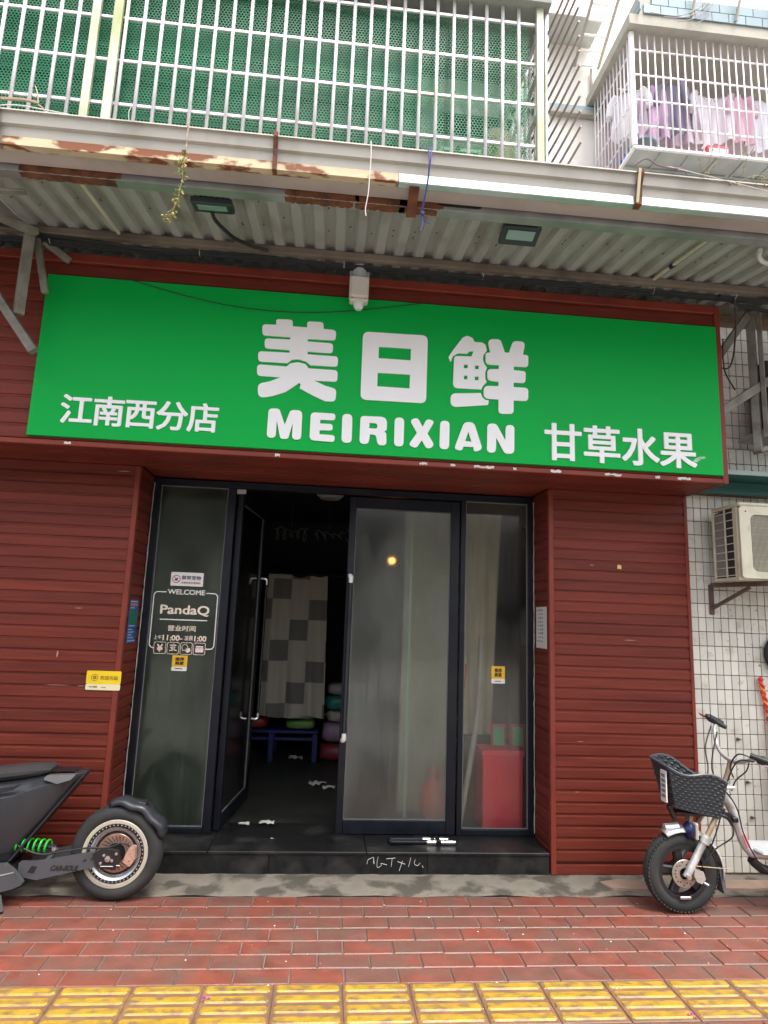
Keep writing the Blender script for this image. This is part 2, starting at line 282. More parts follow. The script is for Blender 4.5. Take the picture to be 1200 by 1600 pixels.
bme.add([(-bw/2,-bd/2,-0.03),(bw/2,-bd/2,-0.03),(bw/2,bd/2,-0.03),(-bw/2,bd/2,-0.03),
         (-bw/2,-bd/2,-0.004),(bw/2,-bd/2,-0.004),(bw/2,bd/2,-0.004),(-bw/2,bd/2,-0.004),
         (-bw/2+.004,-bd/2+.004,0),(bw/2-.004,-bd/2+.004,0),(bw/2-.004,bd/2-.004,0),(-bw/2+.004,bd/2-.004,0)],
        [(0,1,5,4),(1,2,6,5),(2,3,7,6),(3,0,4,7),(4,5,9,8),(5,6,10,9),(6,7,11,10),(7,4,8,11),(8,9,10,11)])
brick_me = bme.mesh('paving_brick', m_brick)
for r in range(7):
    y = 3.926 - r*0.1268; x0 = -0.206 if r % 2 == 0 else -0.082
    for k in range(-10, 14):
        x = x0 + k*0.2475
        if -2.45 < x < 3.3: inst(brick_me, 'paving_brick', pav, (x, y, random.uniform(-0.0015,0.0015)), (random.uniform(-.006,.006), random.uniform(-.004,.004), random.uniform(-.006,.006)))
for k in range(-6, 10): inst(brick_me, 'paving_brick', pav, (-0.2 + k*0.2475, 2.735, random.uniform(-0.0015,0.0015)))
tb = MB().bbox(-0.148,0.148,-0.152,0.152,-0.03,0.0,0.003).mesh('tactile_tile', m_tbase)
rb = MB(); h = 0.0055                                          # a raised bar with sloping sides and rounded ends
ring = [(-0.138+0.0,0.016),(-0.128,0.026),(0.128,0.026),(0.138,0.016),(0.138,-0.016),(0.128,-0.026),(-0.128,-0.026),(-0.138,-0.016)]
rb.add([(x,y,0) for x, y in ring] + [(x*0.965,y*0.72,h) for x, y in ring], [tuple(range(8,16))[::-1]] + [(i,(i+1) % 8,8+(i+1) % 8,8+i) for i in range(8)])
rb_me = rb.mesh('raised_bar', m_tact)
import bmesh
bm = bmesh.new(); bm.from_mesh(rb_me); bmesh.ops.recalc_face_normals(bm, faces=bm.faces); bm.to_mesh(rb_me); bm.free()
for k in range(-5, 9):
    x = 0.004 + k*0.2985
    t = inst(tb, 'tactile_tile', pav, (x, 2.956, random.uniform(-.001,.001)))
    for j in range(4): inst(rb_me, 'raised_bar', t, (x, 2.956 + (j-1.5)*0.0735, 0.0))
# rough concrete apron between the paving and the shop, higher towards the wall
ap = MB(); nx, ny = 140, 10
for i in range(nx+1):
    for j in range(ny+1):
        x = -4.5 + 10.5*i/nx; y = 4.0 + 0.6*j/ny
        y += (0.010*math.sin(x*7.1)+0.008*math.sin(x*17+1) if j == 0 else 0)
        ap.v.append((x, y, -0.003 + 0.014*min(1, j/4) + 0.003*math.sin(x*9+y*31)*math.sin(x*23-y*17)*(1 if j else 0)))
for i in range(nx):
    for j in range(ny): a = i*(ny+1)+j; ap.f.append((a, a+ny+1, a+ny+2, a+1))
tag(ap.build('concrete_apron', m_conc, smooth='all'), kind='structure')

# worn tile remnants and stains set in the apron
frag = MB().prism(round_poly([(1.86,4.075,.01),(2.10,4.06,.02),(2.22,4.10,.02),(2.20,4.20,.01),(1.95,4.215,.01),(1.80,4.17,.02)]), 0.0, 0.0145, 'XY').build('tile_remnant', mat('remnant_pink', (0.34,0.235,0.175), 0.7, var=0.2, scale=9, dirt=(0.18,0.15,0.12), dirt_amt=0.5)); frag.parent = bpy.data.objects['concrete_apron']
frag = MB().prism(round_poly([(2.42,4.08,.01),(2.78,4.07,.02),(3.0,4.09,.02),(3.0,4.20,.01),(2.45,4.215,.01)]), 0.0, 0.0145, 'XY').build('tile_remnant', MATS['remnant_pink']); frag.parent = bpy.data.objects['concrete_apron']
# specks of litter and a few fallen petals on the paving
rs = random.Random(99); spk = MB()
for k in range(60):
    x, y = rs.uniform(-1.6,2.4), rs.uniform(2.85,3.98); r_ = rs.uniform(0.0015,0.005); spk.lathe([(r_,0.0),(r_*0.8,r_*0.5),(0.0003,r_*0.7)], (x,y,0.001), 5, 'Z')
tag(spk.build('paving_specks', mat('speck_white', (0.55,0.52,0.48), 0.8)), 'tiny pale specks scattered over the paving bricks', 'litter', kind='stuff')
m_pet = mat('petal_magenta', (0.36,0.03,0.24), 0.6)
for k, (x, y, lab) in enumerate(((-0.42,2.99,'magenta petal on the yellow tactile bars at lower left'),(1.62,2.83,'magenta petal at the lower right end of the tactile strip'))):
    b = MB()
    for j in range(3): a = j*2.1+k; b.add([(x,y,0.008),(x+.014*math.cos(a)-.006*math.sin(a),y+.014*math.sin(a)+.006*math.cos(a),0.013),(x+.024*math.cos(a),y+.024*math.sin(a),0.009),(x+.014*math.cos(a)+.006*math.sin(a),y+.014*math.sin(a)-.006*math.cos(a),0.012)], [(0,1,2,3)])
    tag(b.build('fallen_petal', m_pet, fix=False), lab, 'petal', 'fallen petals')
# houses across the street, behind the camera: they shade the shop and show in its glass
m_opp = mat('opposite_render', (0.34,0.31,0.27), 0.8, var=0.12, scale=0.6); m_oppw = mat('opposite_window', (0.05,0.06,0.07), 0.15)
for k, (x0, x1, hh) in enumerate(((-40,-16,6.0),(-15.6,0,8.0),(0.4,17,6.5),(17.4,40,7.5))):
    ob_ = thing('street_house', ((x0+x1)/2,-19,0), ('far left','left','right','far right')[k] + ' plain rendered house across the street, seen only as a reflection', 'house', 'houses across the street')
    MB().box(x0,x1,-26,-19,0,hh).build('wall', m_opp, ob_)
    wme = MB().bbox(0,1.5,-18.999,-18.93,0,1.5,0.02).mesh('window', m_oppw)
    x = x0+1.2
    while x < x1-2:
        z = 1.1
        while z < hh-2: inst(wme, 'window', ob_, (x,0,z)); z += 3.1
        x += 3.0
# doorstep of black granite slabs
m_gran = mat('black_granite', (0.010,0.0105,0.011), 0.36, spec=0.3, var=0.5, scale=30, dirt=(0.045,0.043,0.04), dirt_amt=0.4, dirt_scale=5)
m_chalk = mat('chalk', (0.62,0.60,0.54), 0.9)
ds = tag(empty('doorstep', (0.12,4.3,0)), kind='structure')
for a, b in ((-1.285,-0.28),(-0.277,0.725),(0.728,1.525)):
    MB().bbox(a, b, 4.285, 4.302, 0.008, 0.124, 0.002).build('riser_slab', m_gran, ds)
for a, b in ((-1.285,-0.66),(-0.657,0.33),(0.333,1.525)):
    MB().bbox(a, b, 4.276, 4.84, 0.125, 0.143, 0.003).build('tread_slab', m_gran, ds)
MB().box(-1.28,1.52,4.303,4.83,0.0,0.124).build('core', m_conc, ds)
ck = MB(); sx = lambda px, py: (0.33 + (px-125)*0.00087, 4.2835, 0.118 - (py-275)*0.00078)
for st in ([(135,335),(140,305),(165,290),(180,285),(182,330)],[(182,290),(188,335)],[(215,280),(208,320),(212,360),(240,345),(238,330),(280,340)],[(275,295),(340,288)],[(318,290),(312,355)],[(358,315),(415,335)],[(395,310),(372,385)],[(455,285),(440,355)],[(488,300),(482,330),(505,345),(525,325)],[(540,345),(548,360)]):
    ck.tube([sx(*p) for p in st], 0.0016, 5)
ck.build('chalk_scribble', m_chalk, ds)

# interior of the shop
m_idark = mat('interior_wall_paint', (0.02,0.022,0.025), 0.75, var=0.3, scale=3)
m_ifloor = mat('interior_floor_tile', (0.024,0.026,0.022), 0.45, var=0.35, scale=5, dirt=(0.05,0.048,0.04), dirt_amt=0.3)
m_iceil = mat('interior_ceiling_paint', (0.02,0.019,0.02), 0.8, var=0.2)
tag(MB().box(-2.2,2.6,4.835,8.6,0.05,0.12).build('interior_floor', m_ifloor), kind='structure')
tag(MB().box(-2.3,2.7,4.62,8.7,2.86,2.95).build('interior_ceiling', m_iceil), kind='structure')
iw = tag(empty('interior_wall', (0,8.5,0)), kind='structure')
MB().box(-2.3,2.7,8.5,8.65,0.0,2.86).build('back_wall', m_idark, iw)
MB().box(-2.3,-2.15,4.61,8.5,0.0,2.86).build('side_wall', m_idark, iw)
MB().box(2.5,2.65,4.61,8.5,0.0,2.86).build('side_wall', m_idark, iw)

# ------------------------------------------------------------------ red boarded shopfront
m_board = mat('red_board', (0.150,0.0265,0.0155), 0.52, spec=0.25, var=0.20, scale=9, stretch=(0.35,0.35,9), objvar=0.14, dirt=(0.10,0.016,0.009), dirt_amt=0.35, dirt_scale=2.0, dirt_stretch=(0.5,0.5,8), bump=0.25, bump_scale=14)
m_trim = mat('red_trim', (0.20,0.036,0.021), 0.45, spec=0.3, var=0.12, scale=8, dirt=(0.14,0.026,0.02), dirt_amt=0.4)
m_core = mat('dark_core', (0.03,0.012,0.01), 0.9)
m_scuff = mat('white_scuff', (0.62,0.58,0.55), 0.8)
sf = thing('red_shopfront', (0.3,4.3,0), 'single-storey shopfront clad in dark red horizontal boards, with a projecting fascia box', 'building')
def board_mesh(L, h, c=0.004, d=0.016):                        # shiplap board along X, face at y=0
    prof = [(0.0075,0.0004),(0.0070,h*0.10),(0.0008,h*0.145),(0.0,h*0.19),(0.0,h*0.84),(0.0010,h*0.885),(0.0070,h*0.925),(0.0075,h-0.0004),(d,h-0.0004),(d,0.0004)]
    b = MB(); n = len(prof)
    b.v = [(0,y,z) for y, z in prof] + [(L,y,z) for y, z in prof]
    b.f = [tuple(range(n)), tuple(range(n,2*n))[::-1]] + [((i+1) % n, i, n+i, n+(i+1) % n) for i in range(n)]
    me = b.mesh('board', m_board)
    bm = bmesh.new(); bm.from_mesh(me); bmesh.ops.recalc_face_normals(bm, faces=bm.faces); bm.to_mesh(me); bm.free(); return me
HB = 0.0731
left_me, right_me, jamb_me, fascia_me = board_mesh(2.1,HB), board_mesh(1.0,HB), board_mesh(0.30,HB), board_mesh(5.75,0.0895)
for i in range(35):
    z = 0.012 + i*HB - (0.008 if i == 0 else 0)
    if i == 34: z = 0.012 + 34*HB
    inst(left_me, 'board', sf, (-3.395, 4.28 + random.uniform(-.0012,.0012), z)); inst(right_me, 'board', sf, (1.553, 4.28 + random.uniform(-.0012,.0012), z))
    inst(jamb_me, 'board', sf, (-1.297, 4.308, z), (0,0,PI/2)); inst(jamb_me, 'board', sf, (1.537, 4.608, z), (0,0,-PI/2))
MB().box(-3.4,-1.314,4.298,4.61,0.0,2.575).build('wall_core', m_core, sf)
MB().box(1.555,2.548,4.298,4.61,0.0,2.575).build('wall_core', m_core, sf)
for x0, x1 in ((-1.330,-1.294),(1.534,1.570),(2.540,2.566)):
    t = MB().bbox(x0, x1, 4.273, 4.312, 0.012, 2.561, 0.004).build('corner_trim', m_trim, sf)
MB().bbox(2.5485,2.564,4.313,4.62,0.0,2.575,0.003).build('end_board', m_board, sf)
# fascia box over the door
for i in range(13): inst(fascia_me, 'board', sf, (-3.2, 3.832, 2.588 + i*0.0895))
MB().box(-3.2,2.556,3.85,4.60,2.585,3.745).build('fascia_core', m_core, sf)
MB().bbox(2.551,2.592,3.820,3.86,2.560,3.813,0.004).build('corner_trim', m_trim, sf)
MB().bbox(2.560,2.588,3.861,4.29,2.566,3.80,0.003).build('end_board', m_board, sf)
MB().bbox(-3.2,2.550,3.816,3.846,2.560,2.592,0.004).build('edge_trim', m_trim, sf)
MB().bbox(-3.2,2.550,3.814,3.870,3.754,3.812,0.004).build('edge_trim', m_trim, sf)
for i in range(15):
    y = 3.848 + i*0.0505
    if y < 4.27: MB().bbox(-3.2,2.556,y,y+0.0475,2.566,2.583,0.004).build('soffit_board', m_board, sf)
    else: MB().bbox(-1.29,1.53,y+0.012,y+0.059,2.566,2.583,0.004).build('soffit_board', m_board, sf)
for cx, w in ((0.56,0.05),(0.95,0.13),(1.42,0.07),(1.80,0.11),(2.28,0.09),(-0.35,0.03),(0.75,0.03),(-1.6,0.04),(1.15,0.02),(2.1,0.03)):
    n = 9; up = [(cx - w/2 + w*i/n, 2.578 + random.uniform(0.001,0.011)) for i in range(n+1)]; dn = [(cx + w/2 - w*i/n, 2.574 - random.uniform(0.0,0.009)) for i in range(n+1)]
    MB().prism(up+dn, 3.8135, 3.8158).build('paint_scuff', m_scuff, sf)
for x, z, w, h_ in ((1.83,2.03,0.035,0.004),(2.06,1.52,0.10,0.0025),(-1.62,1.60,0.05,0.003),(-1.75,1.115,0.16,0.002),(-1.55,1.113,0.05,0.003),(-1.70,1.30,0.012,0.03),(1.72,0.84,0.05,0.002),(-1.45,2.52,0.09,0.004),(1.7,0.52,0.03,0.003)):
    MB().prism([(x,z),(x+w*0.4,z-h_*0.5),(x+w,z+h_*0.2),(x+w*0.7,z+h_),(x+w*0.2,z+h_*0.8)], 4.2775, 4.2795).build('scratch', mat('pale_scratch', (0.42,0.24,0.20), 0.8), sf)
MB().prism([(2.03,2.015),(2.062,2.012),(2.06,2.04),(2.034,2.042)], 4.2775, 4.2795).build('tape_scrap', mat('tape_yellow', (0.6,0.48,0.14), 0.6), sf)

# ------------------------------------------------------------------ green sign
m_green = mat('sign_green', (0.002,0.385,0.060), 0.5, var=0.05, scale=1.2, spec=0.15)
m_let = mat('letter_white', (0.86,0.86,0.87), 0.45, var=0.02)
m_side = mat('letter_edge_white', (0.6,0.66,0.62), 0.5)
sg = thing('shop_sign', (0.36,3.82,2.61), 'long bright green signboard with raised white lettering above the door', 'sign')
MB().bbox(-1.842,2.552,3.811,3.8335,2.612,3.656,0.002).build('sign_panel', m_green, sg)
GL = GLYPHS
def glyph(key, name):
    for k, cont in enumerate(GL[key]): place_shape([round_poly(c) for c in cont], 3.8055, m_let, sg, name, 0.0045)
for k in ('mei','ri','xian'): glyph(k, 'character')
for k in ('M','E','I1','R','I2','X','I3','A','N'): glyph(k, 'letter')
def han(ch, xc, zc, s, bold):
    me = text_mesh(ch, bold, 0.010); off = root_loc(sg); ax, ay = 0.5, 0.38
    for v in me.vertices: v.co = (xc+(v.co.x-ax)*s-off[0], 3.8088-v.co.z*s-off[1], zc+(v.co.y-ay)*s-off[2])
    me.materials.clear(); me.materials.append(m_let); o = bpy.data.objects.new('character', me); COL.objects.link(o); o.parent = sg
for i, ch in enumerate('江南西分店'): han(ch, -1.568 + i*0.1885, 2.787 - i*0.001, 0.196, 0.024)
for i, ch in enumerate('甘草水果'): han(ch, 1.466 + i*0.2585, 2.771 - i*0.001, 0.262, 0.024)
pl = MB()
pl.prism([(2.335,2.685),(2.375,2.692),(2.40,2.715),(2.43,2.72),(2.425,2.734),(2.385,2.728),(2.36,2.715),(2.345,2.70)], 3.8085, 3.8105)
pl.build('peeled_patch', mat('peeled_green', (0.33,0.55,0.40), 0.7, var=0.3, scale=60), sg)
pl2 = MB()
pl2.prism([(2.328,2.668),(2.36,2.672),(2.37,2.682),(2.34,2.690),(2.325,2.684)], 3.8085, 3.8105); pl2.build('peeled_patch', m_scuff, sg)
# ------------------------------------------------------------------ glazed entrance
m_frame = mat('black_aluminium', (0.005,0.0065,0.012), 0.42, var=0.25, scale=10, spec=0.3, dirt=(0.014,0.014,0.014), dirt_amt=0.2)
m_chrome = mat('chrome', (0.75,0.75,0.75), 0.18, metal=1.0, var=0.05)
m_whitep = mat('white_plastic', (0.66,0.66,0.63), 0.4, var=0.06)
m_seal = mat('sealant', (0.42,0.40,0.36), 0.6, var=0.2, scale=40)
gl_left = glass_mat('dusty_glass_left', (0.19,0.225,0.18), 0.03, 0.30, 0.40, (0.66,0.74,0.66), 0.8)
gl_right = glass_mat('dusty_glass_right', (0.29,0.30,0.28), 0.02, 0.30, 0.36, (0.92,0.94,0.90), 1.0)
gl_side = glass_mat('dusty_glass_side', (0.31,0.305,0.27), 0.01, 0.16, 0.24, (0.97,0.96,0.92), 0.95)
gl_clear = glass_mat('door_glass_clear', (0.2,0.21,0.2), 0.01, 0.08, 0.03, (0.75,0.82,0.78))
ge = thing('glass_entrance', (0.12,4.62,0.143), 'black framed glass shop entrance with its left door leaf standing open', 'entrance')
def fbar(x0,x1,z0,z1,y0=4.600,y1=4.660): MB().bbox(x0,x1,y0,y1,z0,z1,0.003).build('frame_bar', m_frame, ge)
fbar(-1.285,-1.240,0.1435,2.556); fbar(-0.757,-0.700,0.1435,2.508); fbar(0.976,1.012,0.1435,2.508); fbar(1.490,1.531,0.1435,2.556)
fbar(-1.2395,1.4895,2.509,2.556); fbar(-1.2395,-0.7575,0.1435,0.178); fbar(1.0125,1.4895,0.1435,0.182)
for xx in (-1.2885, 1.5335):
    MB().tube([(xx+random.uniform(-.002,.002), 4.600, 0.16+i*0.04) for i in range(60)], [0.0022+random.random()*0.0028 for i in range(60)], 5).build('sealant_bead', m_seal, ge)
lp = MB().bbox(-1.238,-0.759,4.622,4.630,0.180,2.507,0.001).build('fixed_pane', gl_left, ge)
rp = MB().bbox(1.014,1.488,4.622,4.630,0.184,2.507,0.001).build('fixed_pane', gl_side, ge)
for x0, x1, z0, z1 in ((-1.238,-0.759,0.180,2.507),(1.014,1.488,0.184,2.507)):
    g = MB(); w = 0.006
    g.box(x0,x0+w,4.616,4.6215,z0,z1); g.box(x1-w,x1,4.616,4.6215,z0,z1); g.box(x0+w,x1-w,4.616,4.6215,z0,z0+w); g.box(x0+w,x1-w,4.616,4.6215,z1-w,z1)
    g.build('glazing_gasket', mat('gasket_grey', (0.16,0.17,0.17), 0.5), ge)
def leaf(origin, ang, glass, hx, hside, hz=(0.76,1.90)):
    W, H = 0.829, 2.345
    b = MB()
    for a in ((0,0.049,0,H),(W-0.066,W,0,H),(0.0492,W-0.0662,H-0.083,H),(0.0492,W-0.0662,0,0.088)): b.bbox(a[0],a[1],-0.022,0.022,a[2],a[3],0.003)
    o = b.build('door_leaf', m_frame); o.parent = ge
    pl_ = root_loc(ge); o.location = (origin[0]-pl_[0], origin[1]-pl_[1], origin[2]-pl_[2]); o.rotation_euler = (0,0,ang)
    def sub(mb, n, m, smooth=False):
        q = mb.build(n, m, smooth=smooth); q.parent = o; return q
    sub(MB().bbox(0.050,W-0.067,-0.004,0.004,0.089,H-0.084,0.001), 'pane', glass)
    g = MB(); x0,x1,z0,z1,w = 0.050,W-0.067,0.089,H-0.084,0.005
    for s in (-1,1):
        y0, y1 = (-0.0105,-0.0045) if s < 0 else (0.0045,0.0105)
        g.box(x0,x0+w,y0,y1,z0,z1); g.box(x1-w,x1,y0,y1,z0,z1); g.box(x0+w,x1-w,y0,y1,z0,z0+w); g.box(x0+w,x1-w,y0,y1,z1-w,z1)
    sub(g, 'gasket', MATS['gasket_grey'])
    z0, z1 = hz[0]-0.145, hz[1]-0.145
    for s in hside:
        yy = s*0.070
        sub(MB().tube([(hx,yy,z0+0.03),(hx,yy,z1-0.03)], 0.0125, 10), 'handle_bar', mat('handle_black', (0.015,0.016,0.02), 0.25, var=0.05), True)
        for z, t in ((z0,1),(z1,-1)):
            h_ = MB().tube([(hx-0.006,s*0.022,z),(hx-0.006,yy-s*0.012,z),(hx,yy,z+t*0.012),(hx,yy,z+t*0.05)], [0.016,0.016,0.017,0.0145], 10)
            sub(h_, 'handle_mount', m_chrome if s < 0 and ang > 1 else m_whitep, True)
    return o
# hinge side of the right leaf is at its right stile: build it mirrored by turning it about its own right edge
lf = leaf((0.136,4.622,0.1475), 0.0, gl_right, 0.029, (-1,))
op = leaf((-0.672,4.648,0.1475), math.radians(83.5), gl_clear, 0.775, (-1,1))
m_hinge = mat('hinge_grey', (0.4,0.4,0.4), 0.4, metal=0.6)
MB().bbox(-0.698,-0.63,4.604,4.625,2.470,2.506,0.004).build('top_pivot', m_hinge, ge)
# printed film on the left pane
m_print = mat('print_white', (0.80,0.79,0.74), 0.5, var=0.04); m_warm = mat('print_cream', (0.80,0.68,0.55), 0.5, var=0.06); m_pink = mat('print_pinkish', (0.80,0.62,0.58), 0.5)
YF = 4.6205
film = MB(); t = 0.0035
def strip(p, q, mb=film):
    d = Vector((q[0]-p[0], q[1]-p[1])).normalized(); n = Vector((-d.y, d.x))*t
    mb.prism([(p[0]+n.x,p[1]+n.y),(q[0]+n.x,q[1]+n.y),(q[0]-n.x,q[1]-n.y),(p[0]-n.x,p[1]-n.y)], YF-0.0006, YF)
def polyline(pts, mb, w=t):
    k = len(mb.v)
    for i, p in enumerate(pts):
        a = Vector(pts[max(i-1,0)]); b = Vector(pts[min(i+1,len(pts)-1)]); d = (b-a).normalized(); n = Vector((-d.y,d.x))*w
        mb.v += [(p[0]+n.x,YF-0.0006,p[1]+n.y),(p[0]-n.x,YF-0.0006,p[1]-n.y)]
    for i in range(len(pts)-1): mb.f.append((k+2*i,k+2*i+1,k+2*i+3,k+2*i+2))
x0,x1,zt,zb,r = -1.221,-0.777,1.737,1.348,0.028
polyline([(-1.137,zt),(x0+r,zt)] + arc(x0+r,zt-r,r,PI/2,PI) + [(x0,zb+r)] + arc(x0+r,zb+r,r,PI,1.5*PI) + [(-1.188,zb)], film)
polyline([(-0.858,zt),(x1-r,zt)] + arc(x1-r,zt-r,r,PI/2,0) + [(x1,zb+r)] + arc(x1-r,zb+r,r,0,-PI/2) + [(-0.835,zb)], film)
polyline([(-1.165,1.545),(-0.838,1.545)], film)
film.build('border_line', m_print, lp)
place_text('WELCOME', -1.128,-0.867,1.722,1.758,YF,m_print,lp,bold=0.022)
place_text('PandaQ', -1.169,-0.826,1.572,1.648,YF,m_warm,lp,bold=0.026)
place_text('营业时间', -1.105,-0.912,1.466,1.506,YF,m_warm,lp,bold=0.02)
place_text('上午', -1.196,-1.140,1.405,1.436,YF,m_print,lp,bold=0.012)
place_text('11:00-', -1.134,-0.998,1.399,1.438,YF,m_warm,lp,bold=0.03)
place_text('凌晨', -0.985,-0.925,1.403,1.437,YF,m_pink,lp,bold=0.012)
place_text('1:00', -0.916,-0.832,1.399,1.438,YF,m_warm,lp,bold=0.03)
for i in range(4):
    cx, cz = -1.147 + i*0.0905, 1.348; ic = MB()
    pr = rrect(cx-0.040,cx+0.040,cz-0.040,cz+0.040,0.012); polyline(pr+[pr[0]], ic, 0.0018)
    if i == 1:
        for st in ([(-.022,.020),(.022,.020)],[(0,.030),(0,.006)],[(-.018,.006),(.016,.006),(-.002,-.014),(-.024,-.016)],[(-.012,.0),(.026,-.018)]): polyline([(cx+a,cz+b) for a, b in st], ic, 0.0034)
    if i == 2:
        q = arc(cx-0.010,cz+0.008,0.020,0,2*PI,20); polyline(q, ic, 0.0016); ic.prism(arc(cx+0.013,cz-0.011,0.017,0,2*PI,20)[:-1], YF-0.0006, YF); ic.prism([(cx-.024,cz-.004),(cx-.014,cz-.008),(cx-.026,cz-.018)], YF-.0006, YF)
    if i == 3:
        ic.prism(rrect(cx-0.028,cx+0.028,cz-0.024,cz+0.006,0.005), YF-.0006, YF); ic.prism(rrect(cx-0.026,cx+0.026,cz+0.010,cz+0.020,0.004), YF-.0006, YF)
    ic.build('payment_icon', m_pink if i == 3 else m_warm, lp)
    if i == 0: place_text('¥', cx-0.022,cx+0.022,cz-0.026,cz+0.026,YF,m_warm,lp,bold=0.03)
m_yel = mat('sticker_yellow', (0.76,0.45,0.012), 0.45, var=0.06); m_swhite = mat('sticker_white', (0.74,0.73,0.70), 0.5, var=0.05); m_sblack = mat('print_black', (0.02,0.018,0.02), 0.6); m_sred = mat('print_red', (0.42,0.04,0.04), 0.6); m_sblue = mat('print_navy', (0.05,0.04,0.10), 0.6)
# no-pets sticker
place_shape([rrect(-1.115,-0.888,1.783,1.880,0.006)], YF, m_swhite, lp, 'sticker', 0.0004)
place_text('禁带宠物', -1.040,-0.905,1.828,1.858,YF-0.001,m_sblue,lp,'sticker_print',0.02)
place_text('文明养宠从我做起', -1.042,-0.906,1.800,1.814,YF-0.001,m_sred,lp,'sticker_print',0.01)
ic = MB(); YF0 = YF; YF = YF-0.001; polyline(arc(-1.076,1.831,0.026,0,2*PI,24), ic, 0.0022); polyline([(-1.092,1.848),(-1.060,1.814)], ic, 0.002); ic.build('sticker_print', m_sred, lp)
ic = MB(); ic.prism(round_poly([(-1.087,1.820,.003),(-1.070,1.820,.003),(-1.064,1.836,.003),(-1.072,1.842,.002),(-1.076,1.834,.002),(-1.088,1.832,.003)]), YF-.0006, YF); ic.build('sticker_print', m_sblue, lp); YF = YF0
def yellow_sticker(x0, x1, z0, z1, parent):
    zs = z0 + (z1-z0)*0.27; q = rrect(x0,x1,zs,z1,0.004)
    place_shape([rrect(x0,x1,zs,z1,0.004)], YF, m_yel, parent, 'sticker', 0.0004); place_shape([rrect(x0,x1,z0,zs-0.0005,0.003)], YF, m_swhite, parent, 'sticker', 0.0004)
    place_text('推荐', x0+0.022,x1-0.022,z0+(z1-z0)*0.64,z0+(z1-z0)*0.88,YF-0.001,m_sblack,parent,'sticker_print',0.04)
    place_text('商家', x0+0.022,x1-0.022,z0+(z1-z0)*0.38,z0+(z1-z0)*0.62,YF-0.001,m_sblack,parent,'sticker_print',0.04)
    b = MB(); b.prism([(x0+.025,z0+.013),(x1-.03,z0+.013),(x1-.03,z0+.018),(x0+.025,z0+.018)], YF-0.0012, YF-0.0006); b.build('sticker_print', m_sblack, parent)
yellow_sticker(-1.055,-0.950,1.194,1.300,lp)
yellow_sticker(1.221,1.321,1.172,1.294,rp)

# notices on the jambs and wall
n1 = thing('blue_notice', (-1.29,4.43,1.38), 'narrow blue notice strip on the red jamb left of the glass entrance', 'notice')
m_blue = mat('notice_blue', (0.012,0.085,0.28), 0.45, var=0.1); m_teal = mat('notice_green', (0.008,0.16,0.09), 0.5)
MB().bbox(-1.2955,-1.2925,4.335,4.530,1.385,1.670,0.001).build('sheet', m_blue, n1)
MB().box(-1.2925,-1.2918,4.345,4.515,1.505,1.595).build('panel_print', m_teal, n1)
b = MB()
for z, w in ((1.655,.15),(1.612,.09),(1.493,.13),(1.470,.08),(1.452,.13),(1.434,.08),(1.416,.12),(1.395,.16)): b.box(-1.2925,-1.2918,4.35,4.35+w,z,z+0.007)
b.build('text_lines', mat('notice_pale_print', (0.35,0.5,0.62), 0.6), n1)
MB().box(-1.2925,-1.2918,4.35,4.50,1.628,1.648).build('heading_print', mat('notice_red_print', (0.45,0.16,0.2), 0.6), n1)
n2 = thing('paper_notice', (1.53,4.43,1.44), 'white paper notice taped to the red jamb right of the glass entrance', 'notice')
MB().bbox(1.5325,1.5355,4.330,4.548,1.440,1.730,0.001).build('sheet', mat('paper_white', (0.62,0.61,0.58), 0.7, var=0.06), n2)
b = MB(); random.seed(3)
for j in range(9):
    z = 1.70 - j*0.027; y = 4.40
    while y < 4.51: w = random.uniform(0.008,0.03); b.box(1.5318,1.5324,y,y+w,z,z+random.uniform(.006,.016)); y += w + random.uniform(.006,.02)
b.build('text_lines', mat('print_grey', (0.22,0.22,0.23), 0.7), n2)
n3 = thing('yellow_wall_sticker', (-1.39,4.27,1.09), 'yellow and cream card stuck on the left red boards above the scooter', 'sticker')
YF = 4.2715
place_shape([rrect(-1.497,-1.283,1.130,1.211,0.010)], YF, mat('card_yellow', (0.80,0.56,0.01), 0.4, var=0.05), n3, 'card', 0.001)
place_shape([rrect(-1.497,-1.283,1.092,1.1295,0.010)], YF, mat('card_cream', (0.76,0.68,0.42), 0.4, var=0.05), n3, 'card', 0.001)
m_ochre = mat('print_ochre', (0.32,0.20,0.01), 0.6)
YF -= 0.0015
ic = MB(); polyline(arc(-1.445,1.169,0.020,0,2*PI,20), ic, 0.002); ic.prism(arc(-1.445,1.169,0.012,0,2*PI,16)[:-1], YF-.0006, YF); ic.build('emblem', m_ochre, n3)
place_text('欢迎光临', -1.412,-1.302,1.156,1.182,YF,m_ochre,n3,'lettering',0.02)
b = MB(); b.box(-1.475,-1.455,YF-.0006,YF,1.108,1.116); b.box(-1.452,-1.425,YF-.0006,YF,1.106,1.118); b.box(-1.400,-1.370,YF-.0006,YF,1.106,1.112); b.build('small_print', mat('print_olive', (0.3,0.28,0.1), 0.6), n3)

